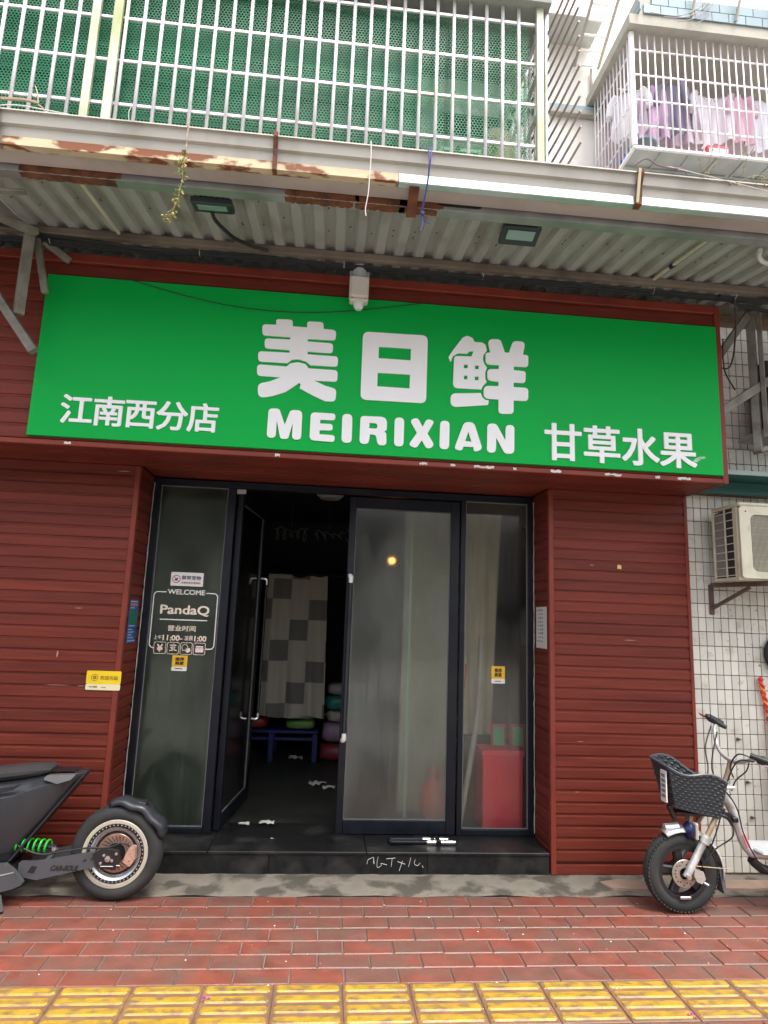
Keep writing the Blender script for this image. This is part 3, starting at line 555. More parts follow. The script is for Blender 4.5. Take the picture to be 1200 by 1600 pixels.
# ------------------------------------------------------------------ things inside the shop
def cloth(x0, x1, z0, z1, y, amp, waves, nx=60, nz=24, th=0.003, seed=1, taper=0.0, hem=0.0, top=0.0):
    rnd = random.Random(seed); ph = [rnd.uniform(0,6.28) for _ in range(4)]; b = MB()
    for side in (0, 1):
        for i in range(nx+1):
            u = i/nx
            for j in range(nz+1):
                w = j/nz; sp = 1 + taper*(0.5-w)
                x = (x0+x1)/2 + (u-0.5)*(x1-x0)*sp; yy = y + amp*(math.sin(u*waves*6.28+ph[0]) + 0.4*math.sin(u*waves*13+ph[1]+w*2)) * (0.4+0.6*(1-w)) + 0.01*math.sin(w*5+ph[2])
                b.v.append((x, yy + side*th, z0 + (z1-z0)*w + hem*math.sin(u*9+ph[3])*(1-w) + top*w*w*(math.sin(u*7+ph[1])+0.5*math.sin(u*17+ph[2])-1.2*max(0,u-0.75)*4)))
    n = (nx+1)*(nz+1)
    for s in (0, n):
        for i in range(nx):
            for j in range(nz): a = s+i*(nz+1)+j; b.f.append((a,a+nz+1,a+nz+2,a+1))
    return b
m_check = bpy.data.materials.new('checked_cloth'); m_check.use_nodes = True
nt = m_check.node_tree; N = nt.nodes; L = nt.links; B = N['Principled BSDF']; B.inputs['Roughness'].default_value = 0.9
tc = N.new('ShaderNodeNewGeometry'); sp = N.new('ShaderNodeSeparateXYZ'); L.new(tc.outputs['Position'], sp.inputs[0])
def mth(op, a, b=None):
    n = N.new('ShaderNodeMath'); n.operation = op
    for i, v in enumerate((a, b)):
        if v is None: continue
        if hasattr(v, 'is_linked'): L.new(v, n.inputs[i])
        else: n.inputs[i].default_value = v
    return n.outputs[0]
cxn = mth('FLOOR', mth('DIVIDE', mth('ADD', sp.outputs['X'], 5.01), 0.193)); rzn = mth('FLOOR', mth('DIVIDE', mth('ADD', sp.outputs['Z'], 5.07), 0.214))
ck_ = mth('LESS_THAN', mth('MODULO', mth('ADD', mth('MULTIPLY', rzn, 2.0), cxn), 3.0), 0.5)
mx = N.new('ShaderNodeMix'); mx.data_type = 'RGBA'; L.new(ck_, mx.inputs[0]); mx.inputs[6].default_value = (0.50,0.46,0.39,1); mx.inputs[7].default_value = (0.19,0.18,0.165,1); L.new(mx.outputs[2], B.inputs['Base Color'])
cu = thing('checked_curtain', (-0.3,6.8,0.57), 'beige and grey checked cloth hanging inside the open doorway', 'curtain')
cloth(-0.645,0.015,0.57,2.035,6.8,0.030,2.6,seed=4,hem=0.012,taper=0.10,top=0.022).build('cloth', m_check, cu, smooth='all')
MB().tube([(-0.9,6.8,2.045),(0.9,6.8,2.045)], 0.010, 8).build('rail', m_frame, cu, True)
m_tblue = mat('table_blue_plastic', (0.008,0.014,0.12), 0.4)
tb_ = thing('blue_table', (-0.4,7.1,0.12), 'low blue plastic table inside the shop holding packs of goods', 'table')
MB().bbox(-0.95,-0.02,6.85,7.45,0.40,0.435,0.008).build('table_top', m_tblue, tb_)
for x in (-0.92,-0.50,-0.05):
    for y in (6.88,7.42): MB().bbox(x-0.028,x+0.028,y-0.025,y+0.025,0.12,0.4,0.006).build('leg', m_tblue, tb_)
MB().bbox(-0.9,-0.07,6.87,6.89,0.33,0.36,0.003).build('stretcher', m_tblue, tb_)
def pack(x0,x1,y0,y1,z0,z1,col,name,label,cat='package'):
    rnd = random.Random(int(x0*1000)+7); b = MB(); n = 10
    cx, cy, cz = (x0+x1)/2,(y0+y1)/2,(z0+z1)/2
    for i in range(n+1):
        for k in range(16):
            th, ph = PI*i/n, 2*PI*k/16; s = lambda v: math.copysign(abs(v)**0.45, v)
            q = 1 + 0.05*rnd.uniform(-1,1)
            b.v.append((cx+(x1-x0)/2*s(math.sin(th))*s(math.cos(ph))*q, cy+(y1-y0)/2*s(math.sin(th))*s(math.sin(ph))*q, cz-(z1-z0)/2*s(math.cos(th))))
    for i in range(n):
        for k in range(16): b.f.append((i*16+k,i*16+(k+1) % 16,(i+1)*16+(k+1) % 16,(i+1)*16+k))
    o = b.build(name, mat('wrap_'+name+str(int(x0*100)), col, 0.45, var=0.2, scale=14), smooth='all'); return tag(o, label, cat, 'packs of goods on and beside the blue table')
pack(-0.88,-0.55,6.88,7.2,0.436,0.56,(0.25,0.018,0.016),'goods_pack','red pack at the left end of the blue table')
pack(-0.36,-0.06,6.88,7.2,0.436,0.53,(0.15,0.30,0.07),'goods_pack','light green pack lying on the blue table')
pack(-0.30,-0.06,6.9,7.2,0.532,0.60,(0.42,0.45,0.40),'goods_pack','white pack on top of the light green pack')
pack(0.02,0.42,6.9,7.3,0.30,0.50,(0.30,0.20,0.30),'goods_pack','mauve bag heaped right of the blue table')
pack(0.00,0.40,6.9,7.3,0.12,0.29,(0.22,0.03,0.03),'goods_pack','dark red pack on the floor under the mauve bag')
pack(0.05,0.50,6.95,7.3,0.50,0.62,(0.42,0.38,0.34),'goods_pack','cream bag on top of the mauve bag')
pack(0.03,0.55,6.95,7.3,0.62,0.78,(0.02,0.22,0.18),'goods_pack','teal bundle on the pile right of the blue table')
pack(0.06,0.55,6.95,7.3,0.78,0.90,(0.36,0.32,0.33),'goods_pack','pale bundle topping the pile right of the blue table')
m_paper = mat('litter_paper', (0.62,0.60,0.55), 0.8, var=0.1)
def litter(x, y, z, s, seed, label, grp):
    rnd = random.Random(seed); b = MB(); n = 5
    for i in range(n+1):
        for j in range(n+1): b.v.append((x+(i/n-0.5)*s*1.5+rnd.uniform(-.1,.1)*s, y+(j/n-0.5)*s+rnd.uniform(-.1,.1)*s, z+0.004+rnd.random()*s*0.28))
    for i in range(n):
        for j in range(n): a = i*(n+1)+j; b.f.append((a,a+n+1,a+n+2,a+1))
    return tag(b.build('paper_scrap', m_paper, smooth='all', fix=False), label, 'litter', grp)
litter(0.0,5.98,0.121,0.10,1,'larger crumpled white paper scrap on the dark shop floor','scraps on the shop floor')
litter(0.10,5.86,0.121,0.07,2,'smaller crumpled scrap right of the larger one on the shop floor','scraps on the shop floor')
litter(-0.24,7.0,0.121,0.09,3,'paper scrap on the floor beneath the blue table','scraps on the shop floor')
litter(-0.50,4.78,0.1435,0.05,5,'crumpled pinkish tissue at the foot of the open door leaf','scraps on the doorstep')
litter(-0.34,4.80,0.1435,0.07,6,'flat white scrap on the threshold of the open doorway','scraps on the doorstep')
litter(-0.28,4.50,0.1435,0.012,8,'tiny crumb of litter on the black doorstep','scraps on the doorstep')
# behind the right-hand glass: strip curtain, red box, framed cards, orange bag, pole
m_sheer = mat('sheer_curtain', (0.52,0.50,0.38), 0.7, var=0.12, scale=7, stretch=(3,3,0.3), transl=0.4)
c2 = cloth(0.60,1.02,0.20,2.45,4.95,0.008,3,seed=9); tag(c2.build('plastic_curtain', m_sheer, smooth='all'), 'yellowish translucent curtain behind the right door leaf glass', 'curtain')
c3 = cloth(1.04,1.36,0.75,2.48,5.02,0.015,2,seed=12,taper=-0.5); tag(c3.build('gathered_curtain', m_sheer, smooth='all'), 'yellowish curtain gathered narrow behind the right fixed pane', 'curtain')
m_redbox = mat('red_box_card', (0.70,0.03,0.07), 0.5, var=0.08)
rbx = thing('red_box', (1.36,4.86,0.143), 'tall red box standing behind the right fixed glass pane', 'box')
MB().bbox(1.198,1.50,4.76,5.0,0.1435,0.672,0.006).build('carton', m_redbox, rbx); MB().bbox(1.19,1.508,4.752,5.008,0.640,0.680,0.004).build('lid', m_redbox, rbx)
for i, (x, lab) in enumerate(((1.283,'left of two small green framed cards on the red box'),(1.432,'right of two small green framed cards on the red box'))):
    f = thing('framed_card', (x+0.055,4.85,0.681), lab, 'frame', 'framed cards on the red box')
    MB().bbox(x,x+0.118,4.86,4.875,0.681,0.852,0.006).build('frame', mat('frame_red', (0.35,0.05,0.06), 0.5), f); MB().bbox(x+0.02,x+0.098,4.855,4.8595,0.701,0.832,0.001).build('card', mat('card_green', (0.06,0.36,0.20), 0.5), f)
ob = thing('orange_bag', (0.85,4.9,0.143), 'knotted orange bag on the floor behind the right door leaf', 'bag')
b = MB().lathe([(0.001,0.0),(0.06,0.002),(0.085,0.05),(0.09,0.14),(0.082,0.22),(0.05,0.28),(0.022,0.31),(0.045,0.35),(0.05,0.37)], (0.86,4.90,0.1435), 20, 'Z')
b.v = [(x+0.008*math.sin(z*60+x*90), y+0.008*math.sin(z*47+x*70), z) for x, y, z in b.v]; b.build('bag', mat('bag_orange', (0.75,0.10,0.015), 0.4, var=0.2, scale=20), ob, smooth='all')
MB().tube([(0.832,4.855,0.30),(0.86,4.80,0.33),(0.90,4.83,0.31)], 0.012, 6).build('label_flap', m_swhite, ob, True)
tag(MB().tube([(1.02,4.80,0.60),(1.10,4.95,1.28)], 0.012, 8).build('red_pole', mat('pole_red', (0.45,0.03,0.03), 0.4), smooth=True), 'thin red pole leaning behind the right fixed pane', 'pole')
tag(MB().tube([(1.03,4.77,0.145),(1.2,4.95,0.9),(1.24,5.0,1.5)], 0.02, 8).build('rolled_film', mat('film_grey', (0.4,0.42,0.4), 0.4), smooth=True), 'grey rolled film leaning behind the right fixed pane', 'roll')
tag(MB().bbox(0.612,0.632,4.72,4.735,0.1435,2.46,0.003).build('glass_partition_edge', mat('glass_edge_green', (0.30,0.42,0.38), 0.3, var=0.08)), 'pale green upright glass edge behind the right door leaf', 'glass strip')
# lit spot lamp inside, seen through the right leaf
lm = thing('spot_lamp', (0.56,5.6,2.1), 'small lit warm spot lamp glowing behind the right door leaf', 'lamp')
m_bulb = mat('warm_bulb', (1,0.7,0.35), 0.5, emit=(1.0,0.36,0.07), estr=12.0)
MB().lathe([(0.001,0.0),(0.011,0.003),(0.014,0.02),(0.011,0.035),(0.001,0.04)], (0.56,5.56,2.12), 16, 'Y').build('bulb', m_bulb, lm, True)
MB().lathe([(0.045,0.0),(0.05,0.06),(0.03,0.13),(0.001,0.14)], (0.56,5.585,2.12), 16, 'Y').build('lamp_housing', m_frame, lm, True)
MB().tube([(0.56,5.7,2.14),(0.56,5.72,2.86)], 0.008, 6).build('stem', m_frame, lm)
cl_ = thing('ceiling_lamp', (-0.02,6.4,2.86), 'round pale ceiling lamp, unlit, above the open doorway', 'lamp')
MB().lathe([(0.001,-0.06),(0.10,-0.055),(0.135,-0.02),(0.14,0.0)], (-0.02,6.4,2.859), 28, 'Z').build('lamp_cover', mat('lamp_opal', (0.6,0.6,0.58), 0.4), cl_, True)
MB().lathe([(0.155,-0.015),(0.155,0.0)], (-0.02,6.4,2.859), 28, 'Z').build('lamp_rim', m_chrome, cl_, True)
# unlit neon script hanging below the ceiling inside
ns = thing('neon_script', (-0.1,7.0,2.45), 'faint unlit neon tube squiggles hanging near the dark shop ceiling', 'neon sign')
m_neon = mat('neon_tube', (0.16,0.16,0.165), 0.3, var=0.05)
for k, (x0, n, w, h_) in enumerate(((-0.62,5,0.075,0.16),(-0.18,4,0.085,0.12),(0.18,6,0.06,0.18))):
    q = []
    for i in range(n*10+1): u = i/10; q.append((x0+u*w+0.03*math.sin(u*2*PI), 7.0, 2.50+h_*0.5*math.cos(u*2*PI+k)*(0.7+0.3*math.sin(u*1.7))))
    MB().tube(q, 0.006, 6).build('neon_tube', m_neon, ns, True); MB().tube([(x0+n*w/2,7.0,2.57),(x0+n*w/2,7.02,2.86)], 0.003, 5).build('hanging_wire', m_neon, ns)
# metal bolt lock left on the doorstep
lk = thing('shutter_bolt', (0.62,4.45,0.143), 'black and chrome sliding lock bar lying on the doorstep', 'lock')
MB().tube([(0.50,4.42,0.158),(0.94,4.42,0.158)], 0.0135, 10).build('rod', m_frame, lk, True)
MB().tube([(0.50,4.47,0.158),(0.90,4.475,0.158)], 0.0135, 10).build('rod', m_frame, lk, True)
MB().tube([(0.74,4.42,0.158),(0.80,4.42,0.158)], 0.0155, 12).build('sleeve', m_chrome, lk, True); MB().tube([(0.835,4.42,0.158),(0.93,4.42,0.158)], 0.0155, 12).build('sleeve', m_chrome, lk, True)
MB().tube([(0.72,4.473,0.158),(0.77,4.474,0.158)], 0.0155, 12).build('sleeve', m_chrome, lk, True); MB().tube([(0.80,4.474,0.158),(0.89,4.475,0.158)], 0.015, 12).build('sleeve', m_chrome, lk, True)
MB().bbox(0.803,0.832,4.40,4.49,0.1445,0.176,0.004).build('clamp', m_frame, lk); MB().bbox(0.485,0.505,4.405,4.485,0.1445,0.174,0.006).build('end_plate', m_frame, lk)
# ------------------------------------------------------------------ corrugated awning
m_sheet = mat('painted_sheet', (0.38,0.38,0.37), 0.5, var=0.10, scale=5, stretch=(1,0.3,1), dirt=(0.27,0.25,0.215), dirt_amt=0.4, dirt_scale=7, dirt_stretch=(1,0.4,1))
m_beam = mat('brown_beam', (0.17,0.135,0.105), 0.7, var=0.25, scale=10, stretch=(0.3,1,1), dirt=(0.06,0.045,0.035), dirt_amt=0.5)
m_galv = mat('galvanised_steel', (0.33,0.34,0.34), 0.42, metal=0.55, var=0.15, scale=9, dirt=(0.20,0.20,0.19), dirt_amt=0.4)
m_rust = mat('rust', (0.16,0.055,0.022), 0.85, var=0.45, scale=24, dirt=(0.05,0.02,0.012), dirt_amt=0.5, dirt_scale=14, bump=0.6)
m_olive = mat('weathered_bracket_steel', (0.24,0.235,0.20), 0.55, metal=0.1, var=0.2, scale=9, dirt=(0.12,0.11,0.08), dirt_amt=0.5, dirt_scale=8)
S = 0.16
def za(y): return 3.765 + S*(y-2.93)
aw = thing('corrugated_awning', (0.4,3.6,3.7), 'pale grey corrugated metal awning sheltering the shopfront, on steel brackets', 'awning')
def sheet(x0, npitch, dz):
    p = 0.125; b = MB(); prof = []
    for i in range(npitch):
        for u, z in ((0.0,0.0),(0.40,0.0),(0.52,0.030),(0.86,0.030)): prof.append((x0+(i+u)*p, z))
    prof.append((x0+npitch*p, 0.0)); n = len(prof); ys = (2.90, 4.03)
    for side in (0, 0.0012):
        for y in ys: b.v += [(x, y, za(y)+z+dz+side) for x, z in prof]
    for s in (0, 2*n):
        for i in range(n-1): b.f.append((s+i,s+i+1,s+n+i+1,s+n+i))
    for i in range(n-1): b.f.append((i,i+1,2*n+i+1,2*n+i)); b.f.append((n+i,n+i+1,3*n+i+1,3*n+i))
    return b.build('roof_sheet', m_sheet, aw)
for k in range(7): sheet(-2.93 + k*1.0, 8, 0.0025 if k % 2 else 0.0)
# fastener heads and seams under the sheets
b = MB(); random.seed(5)
for k in range(70):
    x = -2.0 + random.randint(0,34)*0.125 + 0.025; y = random.choice((3.1,3.25,3.3,3.38,3.62)) + random.uniform(-.02,.02)
    b.lathe([(0.001,-0.004),(0.005,-0.003),(0.006,0.0)], (x,y,za(y)-0.0005), 6, 'Z')
b.build('fastener_heads', mat('dark_fastener', (0.09,0.085,0.08), 0.6), aw)
zb = za(3.64)
MB().bbox(-3.0,4.0,3.64,3.68,zb-0.048,zb-0.003,0.004).build('rear_beam', m_beam, aw)
fc = MB(); zc = 3.7605
fc.bbox(-3.0,4.0,2.925,2.985,zc-0.052,zc-0.046,0.001); fc.bbox(-3.0,4.0,2.925,2.930,zc-0.0455,zc-0.004,0.001); fc.bbox(-3.0,4.0,2.980,2.985,zc-0.0455,zc-0.003,0.001); fc.bbox(-3.0,4.0,2.968,2.9795,zc-0.0515+0.006,zc-0.038,0.001)
fc.build('front_channel', m_galv, aw)
def patch(x0, x1, y, z0, z1, m, name, parent, seed, under=False):
    rnd = random.Random(seed); n = 26; up = []; dn = []
    for i in range(n+1):
        u = i/n; e = min(1, 14*u, 14*(1-u)); up.append((x0+(x1-x0)*u, z1-(z1-z0)*(0.22*rnd.random()**1.5 + 0.3*(1-e)*rnd.random()))); dn.append((x1-(x1-x0)*u, z0+(z1-z0)*(0.10*rnd.random()**2 + 0.3*(1-e)*rnd.random())))
    b = MB()
    if under: b.prism([(a, y+(c-z0)) for a, c in up] + [(a, y+(c-z0)) for a, c in dn], z0-0.0015, z0, 'XY')
    else: b.prism(up+dn, y-0.0015, y)
    return b.build(name, m, parent)
for x0, x1, sd_ in ((-1.62,-1.13,1),(-0.32,0.06,2),(0.04,0.33,3),(0.27,0.50,4)):
    patch(x0,x1,2.9245,zc-0.052,zc-0.004,m_rust,'rust_patch',aw,sd_)
    patch(x0,x1-0.03,2.925,zc-0.0525,zc-0.0525+0.055,m_rust,'rust_patch',aw,sd_+9,True)
patch(0.47,0.70,2.9235,zc-0.030,zc-0.006,mat('tar', (0.02,0.02,0.022), 0.5),'tar_patch',aw,8)
# brackets: left and right ends
def barp(a, b_, w=0.045, h=0.045): MB().bar(a, b_, w, h, c=0.003).build('bracket_bar', m_olive, aw)
barp((-1.885,3.62,3.80),(-1.885,3.62,3.28),0.05,0.05)
barp((-2.36,3.62,3.84),(-1.77,3.62,3.06),0.05,0.05)
barp((-1.865,3.67,3.80),(-1.775,3.67,3.455),0.028,0.04)
barp((-1.84,3.70,3.81),(-1.72,3.81,3.75),0.03,0.04)
barp((-2.2,2.99,3.68),(-1.84,3.60,3.80),0.05,0.04)
barp((-2.0,2.99,3.62),(-1.64,3.06,3.69),0.04,0.012)
barp((2.96,4.02,3.95),(2.96,4.02,2.85),0.07,0.05)
barp((2.99,3.97,3.95),(2.99,3.97,2.95),0.03,0.03)
barp((2.62,4.0,3.08),(3.5,4.0,3.68),0.05,0.06)
barp((2.62,4.03,3.42),(2.95,4.0,3.90),0.05,0.05)
barp((2.96,4.04,2.86),(3.5,4.04,3.06),0.08,0.03)
barp((2.9,3.62,3.84),(2.95,4.02,3.90),0.05,0.05)

# ------------------------------------------------------------------ rain gutter
m_gut = mat('gutter_enamel', (0.48,0.455,0.40), 0.5, var=0.08, scale=4, stretch=(0.4,1,1), dirt=(0.28,0.26,0.21), dirt_amt=0.5, dirt_scale=3, dirt_stretch=(1,1,0.3))
m_gutb = mat('gutter_underside', (0.44,0.38,0.35), 0.6, var=0.1, scale=5, stretch=(0.5,1,1), dirt=(0.30,0.25,0.22), dirt_amt=0.5)
m_rustp = mat('rust_and_paint', (0.58,0.47,0.30), 0.7, var=0.2, scale=12, stretch=(0.4,1,1), dirt=(0.20,0.062,0.022), dirt_amt=0.48, dirt_hi=0.54, dirt_scale=11, dirt_stretch=(0.5,1,1))
rg = thing('rain_gutter', (0.4,2.85,3.70), 'long pale metal rain gutter along the front of the awning, rusty on the left', 'gutter')
g = MB(); prof = [(2.735,3.885),(2.735,3.892),(2.748,3.892),(2.760,3.836),(2.778,3.832),(2.790,3.748),(2.915,3.745),(2.915,3.82)]
k = 0
for X in (-3.0, 4.2): g.v += [(X,y,z) for y, z in prof]
n = len(prof)
for i in range(n-1): g.f.append((i,i+1,n+i+1,n+i))
g.build('trough', m_gut, rg, fix=False)
MB().box(-3.0,4.2,2.794,2.914,3.740,3.7435).build('trough_underside', m_gutb, rg)
def angle(x0, x1, m):
    b = MB(); b.bbox(x0,x1,2.772,2.777,3.733,3.778,0.001); b.bbox(x0,x1,2.7775,2.815,3.733,3.738,0.001); b.build('support_angle', m, rg)
angle(-1.63,0.245,m_rustp); angle(0.248,4.2,mat('bright_galvanised', (0.62,0.64,0.66), 0.35, metal=0.7, var=0.12, scale=14, stretch=(0.4,1,1)))
angle(-3.0,-1.645,m_galv)
for x, w, m in ((-1.66,0.045,m_galv),(-0.36,0.022,m_rust),(1.475,0.035,m_rust)):
    b = MB(); q = [(2.728,3.905),(2.728,3.880),(2.752,3.832),(2.765,3.728),(2.80,3.724)]
    for i in range(len(q)-1): b.bar((x,q[i][0],q[i][1]),(x,q[i+1][0],q[i+1][1]),w,0.005,up=(1,0,0) if False else (0,-1,0.3),c=0.001)
    b.build('strap', m, rg)
b = MB(); b.bar((0.33,2.80,3.735),(0.33,2.93,3.655),0.05,0.012,up=(0,0,1)); b.build('strap', m_rust, rg)
b = MB(); b.bar((1.468,2.724,3.90),(1.468,2.764,3.735),0.016,0.008,up=(0,-1,0)); b.build('strap_face', mat('old_cream_paint', (0.52,0.46,0.30), 0.6, var=0.2), rg)

# ------------------------------------------------------------------ lamps, pipes and cables under the awning
m_blk = mat('black_rubber', (0.012,0.012,0.014), 0.55); m_fl = mat('floodlight_body', (0.03,0.045,0.045), 0.45, var=0.2)
m_fglass = mat('floodlight_glass', (0.25,0.42,0.38), 0.15, var=0.15, spec=0.8)
def flood(cx, cy, cz, w, label, tilt):
    f = thing('floodlight', (cx,cy,cz), label, 'floodlight', 'floodlights under the awning')
    R = Matrix.Translation((cx,cy,cz)) @ Matrix.Rotation(tilt, 4, 'X')
    MB().bbox(-w/2,w/2,-0.065,0.065,-0.018,0.018,0.006,R).build('housing', m_fl, f)
    MB().bbox(-w/2+0.03,w/2-0.03,-0.045,0.02,-0.0215,-0.0185,0.001,R).build('lens', m_fglass, f)
    b = MB(); 
    for i in range(7): x = -w/2+0.02+i*(w-0.04)/6; b.bbox(x-0.003,x+0.003,-0.05,0.05,0.0185,0.032,0.001,R)
    b.build('cooling_fins', m_fl, f); MB().bar((cx,cy+0.05,cz+0.02),(cx,cy+0.06,za(cy+0.06)-0.005),0.10,0.006).build('mount', m_fl, f)
    return f
flood(0.975,3.15,3.762,0.215,'floodlight with greenish glass under the right half of the awning',math.radians(-14))
fl2 = flood(-0.715,3.12,3.752,0.215,'dark floodlight trailing a black cable near the hanging vine',math.radians(14))
tag(MB().tube([(-0.73,3.15,3.75),(-0.72,3.22,3.735),(-0.68,3.32,3.74),(-0.64,3.42,3.76),(-0.56,3.54,3.795),(-0.47,3.60,3.81)], 0.011, 8).build('floodlight_cable', m_blk, smooth=True), 'thick black cable drooping from the left floodlight to the beam', 'cable')
m_pipe = mat('pvc_pipe', (0.58,0.53,0.42), 0.45, var=0.1)
def pipe_under(x0, y0, x1, y1, label, joint=None):
    t_ = thing('conduit_pipe', (x0,y0,za(y0)), label, 'pipe', 'conduits under the awning')
    MB().tube([(x0,y0,za(y0)-0.012),(x1,y1,za(y1)-0.012)], 0.011, 8).build('pipe', m_pipe, t_, True)
    if joint: j = joint; x, y = x0+(x1-x0)*j, y0+(y1-y0)*j; MB().tube([(x-.012*(x1-x0),y-0.018,za(y-0.018)-0.012),(x+.012*(x1-x0),y+0.018,za(y+0.018)-0.012)], 0.016, 10).build('collar', mat('collar_blue', (0.02,0.02,0.08), 0.4), t_, True)
pipe_under(-1.38,3.0,-1.38,4.0,'cream conduit running up the left part of the awning')
pipe_under(2.03,3.0,2.03,4.0,'cream conduit with a dark collar on the right part of the awning',0.42)
tag(MB().tube([(2.36,3.08,3.755),(2.40,3.15,3.765),(2.46,3.20,3.765),(2.56,3.25,3.785)], 0.014, 8).build('white_hose', m_whitep, smooth=True), 'white hose stub at the right edge under the awning', 'hose')
cb = thing('cable_bundle', (0.3,3.6,3.7), 'bundle of black cables strung along the rear awning beam', 'cable')
random.seed(11)
def sag(x0, x1, y, z, n, amp, sd_): 
    r = random.Random(sd_); pts = []; p1, p2 = r.uniform(0,6), r.uniform(0,6)
    for i in range(n+1): u = i/n; pts.append((x0+(x1-x0)*u, y+0.006*math.sin(u*21+p1), z+amp*math.sin(u*11+p1)+0.5*amp*math.sin(u*29+p2)-0.012*math.sin(PI*((u*3) % 1))))
    return pts
for i in range(7): MB().tube(sag(-2.6,3.6,3.692+0.008*(i % 3),3.822+0.009*(i//3)-0.004*i,90,0.005,i), 0.0075+0.002*(i % 2), 6).build('cable', m_blk, cb, True)
MB().tube(sag(-2.4,0.2,3.72,3.835,50,0.012,31), 0.004, 6).build('cable', m_blk, cb, True)
MB().tube([(-2.3,3.62,3.87),(-2.0,3.65,3.85),(-1.86,3.66,3.825),(-1.6,3.67,3.82),(-1.2,3.69,3.80)], 0.012, 6).build('cable', m_blk, cb, True)
for x in (-1.80,-0.9,0.0,0.9,2.05,2.62): MB().lathe([(0.026,-0.002),(0.029,0.0),(0.026,0.002)], (x,3.700,3.822), 14, 'X', True).build('cable_tie', m_whitep, cb)
MB().tube([(2.6,3.67,3.80),(2.66,3.75,3.70),(2.72,3.86,3.58),(2.76,3.95,3.50),(2.74,3.98,3.44),(2.66,3.96,3.45),(2.64,3.92,3.56)], 0.006, 6).build('cable', m_blk, cb, True)
MB().tube([(2.66,3.9,3.62),(2.70,3.96,3.42),(2.80,4.0,3.29)], 0.005, 6).build('cable', m_blk, cb, True)
MB().tube([(2.5,3.68,3.81),(2.62,3.72,3.80),(2.8,3.80,3.81),(3.4,3.9,3.83)], 0.014, 6).build('cable', m_blk, cb, True)
tag(MB().tube([(-1.36+i*0.08, 3.80, 3.660-0.155*math.sin(PI*i/24)*(1-0.15*i/24)) for i in range(25)], 0.0028, 5).build('sign_wire', m_blk, smooth=True), 'thin dark wire sagging across the top of the green sign', 'wire')
# motion sensor lamp
MB().box(1.31,4.6,4.06,4.6,4.02,4.14).build('light_block_slab', m_conc, aw)  # unseen slab added to keep sky light out behind the sheet's rear end
MB().box(-3.4,4.6,4.32,4.6,3.82,4.0195).build('wall_strip', mat('awning_back_wall', (0.34,0.32,0.30), 0.9, var=0.3), aw)
ms = thing('motion_sensor', (0.10,3.70,3.56), 'white motion sensor alarm hanging in front of the sign top', 'sensor')
MB().bbox(0.043,0.163,3.660,3.735,3.588,3.735,0.012).build('case', mat('sensor_case', (0.66,0.61,0.54), 0.4, var=0.05), ms)
MB().bbox(0.040,0.166,3.7355,3.742,3.60,3.83,0.004).build('back_plate', mat('sensor_plate', (0.40,0.39,0.37), 0.5), ms)
lens = MB(); n = 14
for z in (3.737, 3.825): 
    for i in range(n+1): a = PI*i/n; lens.v.append((0.103-0.047*math.cos(a), 3.734-0.052*math.sin(a), z - (0.004 if z < 3.8 else 0)))
for i in range(n): lens.f.append((i,i+1,n+2+i,n+1+i))
lens.f.append(tuple(range(n+1))); lens.f.append(tuple(range(n+1,2*n+2))[::-1])
lens.build('lens', mat('sensor_lens', (0.42,0.44,0.47), 0.25, var=0.06, scale=120, stretch=(1,1,0.02)), ms, True)
MB().bbox(0.045,0.161,3.662,3.73,3.562,3.5865,0.008).build('base', mat('sensor_case', (0.66,0.61,0.54)), ms)
MB().lathe([(0.001,-0.045),(0.022,-0.042),(0.030,-0.028),(0.034,-0.012),(0.034,0.0)], (0.103,3.695,3.562), 20, 'Z').build('bulb', mat('sensor_bulb', (0.72,0.72,0.72), 0.15), ms, True)
for x in (0.062,0.145): MB().lathe([(0.001,-0.004),(0.005,-0.003),(0.005,0.0)], (x,3.662,3.578), 8, 'Y').build('screw', m_chrome, ms)
# hanging vine, ties, strings, twigs
m_vine = mat('vine_leaf', (0.30,0.26,0.07), 0.7, var=0.35, scale=40); m_stem = mat('dry_stem', (0.34,0.25,0.16), 0.8)
m_grn = mat('vine_leaf_green', (0.13,0.22,0.04), 0.7, var=0.3)
def leaves(b, pts, n, s, rnd):
    for k in range(n):
        p = Vector(pts[rnd.randrange(len(pts))]) + Vector((rnd.uniform(-s,s), rnd.uniform(-s,s), rnd.uniform(-s,s)))*0.6
        d = Vector((rnd.uniform(-1,1), rnd.uniform(-1,1), rnd.uniform(-1,0.4))).normalized(); w = d.orthogonal().normalized()*s*0.35; q = p + d*s*rnd.uniform(0.6,1.2); mid = (p+q)/2 + d.cross(w).normalized()*s*0.1
        b.add([p, mid+w, q, mid-w], [(0,1,2,3)])
def sprig(name, pts, nl, s, label, cat, sd_):
    t_ = thing(name, pts[0], label, cat); rnd = random.Random(sd_); fine = []
    for i in range(len(pts)-1):
        for k in range(6): u = k/6; fine.append(tuple(Vector(pts[i])*(1-u)+Vector(pts[i+1])*u + Vector((rnd.uniform(-.004,.004),rnd.uniform(-.004,.004),0))))
    fine.append(pts[-1]); MB().tube(fine, 0.0028, 5).build('stem', m_stem, t_)
    for nm, m, q in (('dry_leaves', m_vine, nl), ('green_leaves', m_grn, nl//4)):
        b = MB(); leaves(b, fine[len(fine)//4:] if nm[0] == 'd' else fine[len(fine)//3:2*len(fine)//3], q, s, rnd); tag(b.build(nm, m, t_, fix=False), kind='stuff')
    return t_
sprig('hanging_vine', [(-0.775,2.728,3.91),(-0.772,2.715,3.80),(-0.775,2.715,3.70),(-0.778,2.72,3.60),(-0.79,2.73,3.50),(-0.815,2.74,3.425),(-0.85,2.75,3.405)], 90, 0.022, 'dried vine dangling from the gutter on the left', 'vine', 2)
